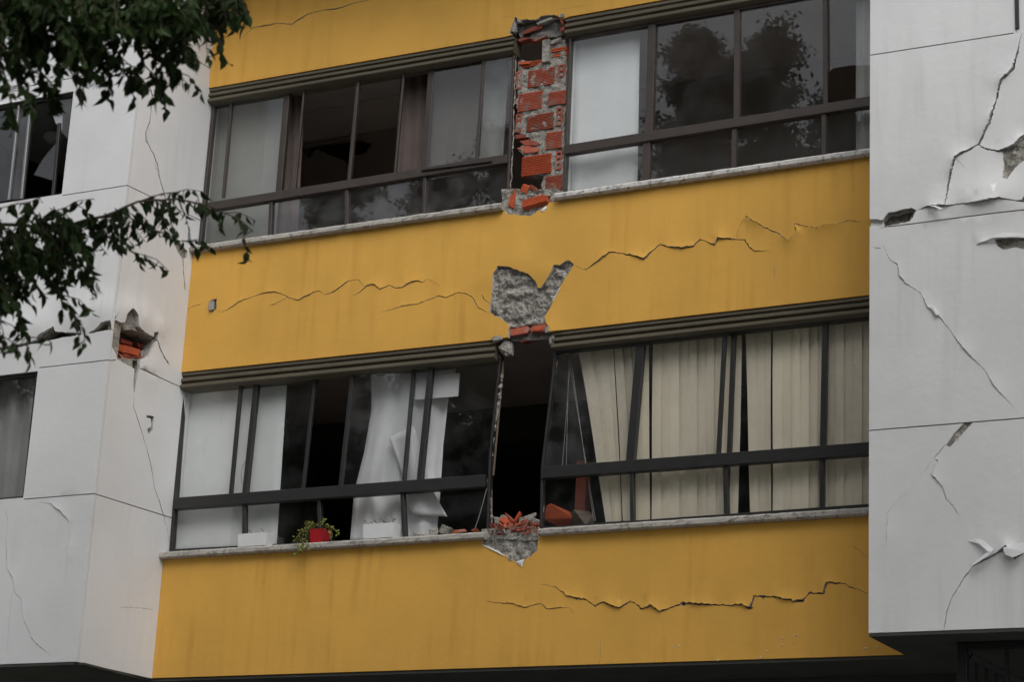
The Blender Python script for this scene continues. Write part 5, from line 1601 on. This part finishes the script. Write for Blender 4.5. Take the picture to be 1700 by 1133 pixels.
def twig(pixels, dist0, dist1, r0, leaf_step=.026, start=.1, size=(.044, .074), droop=.8, sub=0, sublen=60):
    pts = []
    n = len(pixels)
    for i, (x, y) in enumerate(pixels):
        t = i / (n - 1)
        pts.append(cpt(x, y, dist0 + (dist1 - dist0) * t))
    fine = []
    for a_, b_ in zip(pts[:-1], pts[1:]):
        m_ = max(1, int((b_ - a_).length / .05))
        fine += [a_.lerp(b_, k_ / m_) + Vector((rnd.uniform(-.004, .004), rnd.uniform(-.004, .004), rnd.uniform(-.004, .004))) for k_ in range(m_)]
    fine.append(pts[-1])
    m_ = len(fine)
    twigs.tube(fine, [max(.0016, r0 * (1 - .85 * i / m_)) for i in range(m_)], 5)
    tot = 0
    nxt = .02
    for i in range(m_ - 1):
        seg = (fine[i + 1] - fine[i]).length
        while tot + seg > nxt:
            t = (nxt - tot) / seg
            if i / m_ >= start:
                p = fine[i].lerp(fine[i + 1], t)
                add_leaf(p, droop * rnd.uniform(.5, 1.4), rnd.uniform(*size), rnd)
            nxt += leaf_step * rnd.uniform(.6, 1.5)
        tot += seg
    for s_ in range(sub):
        k_ = rnd.uniform(max(start, .15), .95) * (n - 1)
        i = min(int(k_), n - 2)
        x = pixels[i][0] + (pixels[i + 1][0] - pixels[i][0]) * (k_ - i); y = pixels[i][1] + (pixels[i + 1][1] - pixels[i][1]) * (k_ - i)
        L_ = sublen * rnd.uniform(.5, 1.1)
        an = rnd.uniform(-.3, 1.7)
        dq = dist0 + (dist1 - dist0) * k_ / (n - 1)
        twig([(x, y), (x + L_ * .5 * math.cos(an), y + L_ * .35 * math.sin(an)), (x + L_ * .9 * math.cos(an), y + L_ * .9 * abs(math.sin(an)) + L_ * .2)], dq, dq + rnd.uniform(-.2, .2), .003, leaf_step * 1.0, .05, size, droop, 0)
# the long lower branch
twig([(-260, 420), (-120, 385), (0, 372), (60, 378), (120, 372), (170, 360), (230, 335), (290, 330), (350, 345), (395, 362), (420, 385)], 10.2, 10.6, .014, .030, .25, sub=10, sublen=70)
twig([(170, 360), (215, 362), (262, 385), (300, 400), (330, 398)], 10.5, 10.6, .005, .030, sub=3, sublen=45)
twig([(230, 335), (270, 322), (310, 315), (336, 318)], 10.5, 10.7, .004, .030, sub=2, sublen=30)
twig([(290, 330), (335, 342), (355, 350), (368, 378)], 10.5, 10.7, .004, .030)
twig([(120, 372), (160, 385), (205, 412), (240, 425), (275, 450)], 10.4, 10.4, .004, .028, sub=4, sublen=50)
twig([(60, 378), (100, 400), (135, 430), (150, 470), (155, 500)], 10.3, 10.2, .004, .026, sub=5, sublen=50)
twig([(0, 372), (30, 410), (70, 450), (105, 490), (130, 535)], 10.2, 10.1, .005, .024, sub=7, sublen=60)
twig([(-60, 390), (-20, 430), (15, 480), (40, 540), (45, 585)], 10.1, 10.0, .005, .024, sub=7, sublen=60)
twig([(-60, 390), (-40, 440), (-10, 500), (5, 550), (10, 590)], 10.0, 10.0, .005, .026, sub=5, sublen=55)
twig([(0, 372), (50, 405), (85, 430), (110, 455)], 10.2, 10.0, .004, .024, sub=5, sublen=50)
twig([(60, 378), (90, 352), (130, 335), (155, 330)], 10.3, 10.4, .004, .03, sub=2, sublen=35)
twig([(-60, 350), (0, 345), (50, 335), (70, 325)], 10.0, 10.2, .004, .024, sub=4, sublen=45)
twig([(-80, 400), (-30, 395), (30, 392), (80, 395)], 10.0, 10.1, .004, .022, sub=8, sublen=55)
for i in range(60):
    t_ = rnd.random()
    x = rnd.uniform(-40, 120); y = rnd.uniform(340, 420) + max(0, 60 - x) * rnd.uniform(0, 1.6)
    L_ = rnd.uniform(35, 75); an = rnd.uniform(.1, 1.5)
    twig([(x, y), (x + L_ * .5 * math.cos(an), y + L_ * .4), (x + L_ * .8 * math.cos(an), y + L_ * .95)], rnd.uniform(9.8, 10.4), rnd.uniform(9.8, 10.4), .003, .026, 0, (.044, .072), .9)
for i in range(22):
    x = rnd.uniform(110, 300); y = 372 - (x - 110) * .2 + rnd.uniform(-10, 25)
    L_ = rnd.uniform(30, 55); an = rnd.uniform(.0, 1.2)
    twig([(x, y), (x + L_ * .5 * math.cos(an), y + L_ * .25), (x + L_ * .9 * math.cos(an), y + L_ * .7)], rnd.uniform(10.3, 10.6), rnd.uniform(10.3, 10.6), .003, .026, 0, (.044, .072), .9)
# the dense mass hanging in at the top
for x0, y0, x1, y1, d_ in [(-120, -60, 20, 175, 9.6), (-60, -70, 50, 130, 9.7), (0, -70, 75, 155, 9.7), (30, -70, 100, 120, 9.8), (60, -60, 130, 130, 9.8), (100, -60, 150, 110, 9.9), (120, -60, 185, 140, 9.9),
                           (150, -60, 205, 130, 10), (190, -50, 240, 115, 10), (220, -50, 265, 150, 10), (240, -40, 290, 130, 10.1), (260, -40, 310, 75, 10.1), (290, -40, 340, 62, 10.1), (320, -60, 366, 15, 10.2), (350, -60, 402, 18, 10.2),
                           (-80, -40, 5, 120, 9.6), (200, -60, 268, 80, 9.9), (300, -50, 350, 40, 10.1)]:
    mx_, my_ = (x0 + x1) / 2 + rnd.uniform(-15, 15), (y0 + y1) / 2 - 20
    twig([(x0, y0), (mx_, my_), (x1 - 6, y1 - 35), (x1, y1)], d_, d_ + rnd.uniform(-.2, .2), .006, .022, .05, (.046, .076), .95, sub=10, sublen=60)
for i in range(190):
    x = rnd.uniform(-60, 330) if i % 3 else rnd.uniform(-60, 180); y = rnd.uniform(-40, 70) * (1 if x < 180 else .4)
    an = rnd.uniform(0, 2.2); L_ = rnd.uniform(30, 60)
    twig([(x, y), (x + L_ * .5 * math.cos(an), y + L_ * .3), (x + L_ * .8 * math.cos(an), y + L_ * .8)], rnd.uniform(9.4, 10.2), rnd.uniform(9.4, 10.2), .003, .020, 0, (.046, .075), .9)
# limbs that carry them, out of frame
start = FB + Vector((.25, .4, 4.0))
for px_, py_, d_ in ((-260, 420, 10.2), (-120, -60, 9.6), (100, -60, 9.9), (260, -45, 10.1)):
    e_ = cpt(px_, py_, d_)
    s0 = start if py_ > 0 else FB + Vector((.3, .6, 5.6))
    md = s0.lerp(e_, .5) + Vector((0, 0, .25 if py_ > 0 else .6))
    twigs.tube([s0, s0.lerp(md, .5) + Vector((0, 0, .1)), md, md.lerp(e_, .5), e_], [.06, .045, .035, .025, .012], 7)
tw_o = twigs.make('branch', 'twig_bark', fic)
tw_o['kind'] = 'stuff'

def project(p):
    q = p - CAM
    z_ = q.dot(RF)
    return (850 + FPX * q.dot(RX) / z_, 566.5 + FPX * q.dot(RD) / z_) if z_ > .1 else (9e9, 9e9)
inv = []
for M_, k_ in LEAVES:
    x, y = project(M_.translation)
    inv.append((0 <= x <= 1700 and 0 <= y <= 1133, M_.to_scale().x))
order = sorted(range(len(LEAVES)), key=lambda i: (-inv[i][0], -inv[i][1] * (1 + (LEAVES[i][0].translation.x + 20) * .02)))
single = set(order[:300])
lm_ = []
for v, f in LV:
    me = bpy.data.meshes.new('leaf'); me.from_pydata(v, [], f); me.shade_smooth(); me.materials.append(MAT['ficus_leaf']); lm_.append(me)
bv, bf = [], []
for i, (M_, k_) in enumerate(LEAVES):
    if i in single:
        o = bpy.data.objects.new('leaf', lm_[k_]); COL.objects.link(o)
        o.matrix_basis = M_
        o.parent = fic
        o.location = M_.translation - FB
    else:
        b_ = len(bv)
        bv += [M_ @ Vector(p) for p in LV[k_][0]]
        bf += [tuple(b_ + j for j in q) for q in LV[k_][1]]
# the rest of the crown out of frame, plus an added canopy shading the facade
nr = np.random.default_rng(3)
cnt_ = 0
cc_ = FB + Vector((.9, .7, 7.6))
while cnt_ < 40000:
    if cnt_ < 5000:
        q = nr.normal(0, 1, 3)
        q = q / np.linalg.norm(q) * nr.uniform(.15, 1) ** .4
        p = cc_ + Vector((q[0] * 3.3, q[1] * 2.8, q[2] * 2.3))
    else:                                  # unseen canopy, added to darken the lower wall and the right bay
        p = Vector((nr.uniform(-4.5, 10.5), nr.uniform(-10.5, -2.2), nr.uniform(7.5, 14.0)))
        if p.z > 8.3 + .40 * abs(p.y) or ((p.x - 3.2) / 7.2) ** 2 + ((p.y + 6.4) / 4.2) ** 2 > 1:
            continue
    x, y = project(p)
    if -70 < x < 1800 and -90 < y < 1250:
        continue
    if noise.noise(p * .8) < -.10:
        continue
    cnt_ += 1
    d = Vector((nr.uniform(-1, 1), nr.uniform(-1, 1), nr.uniform(-1.2, .2))).normalized()
    t_ = d.cross(Vector((nr.uniform(-1, 1), nr.uniform(-1, 1), nr.uniform(-1, 1)))).normalized()
    L = nr.uniform(.09, .16); b_ = len(bv)
    bv += [p, p + d * L * .45 + t_ * L * .26, p + d * L, p + d * L * .45 - t_ * L * .26]
    bf.append((b_, b_ + 1, b_ + 2, b_ + 3))
fo = mk('crown', bv, bf, 'ficus_leaf', fic, smooth=False)
fo['kind'] = 'stuff'
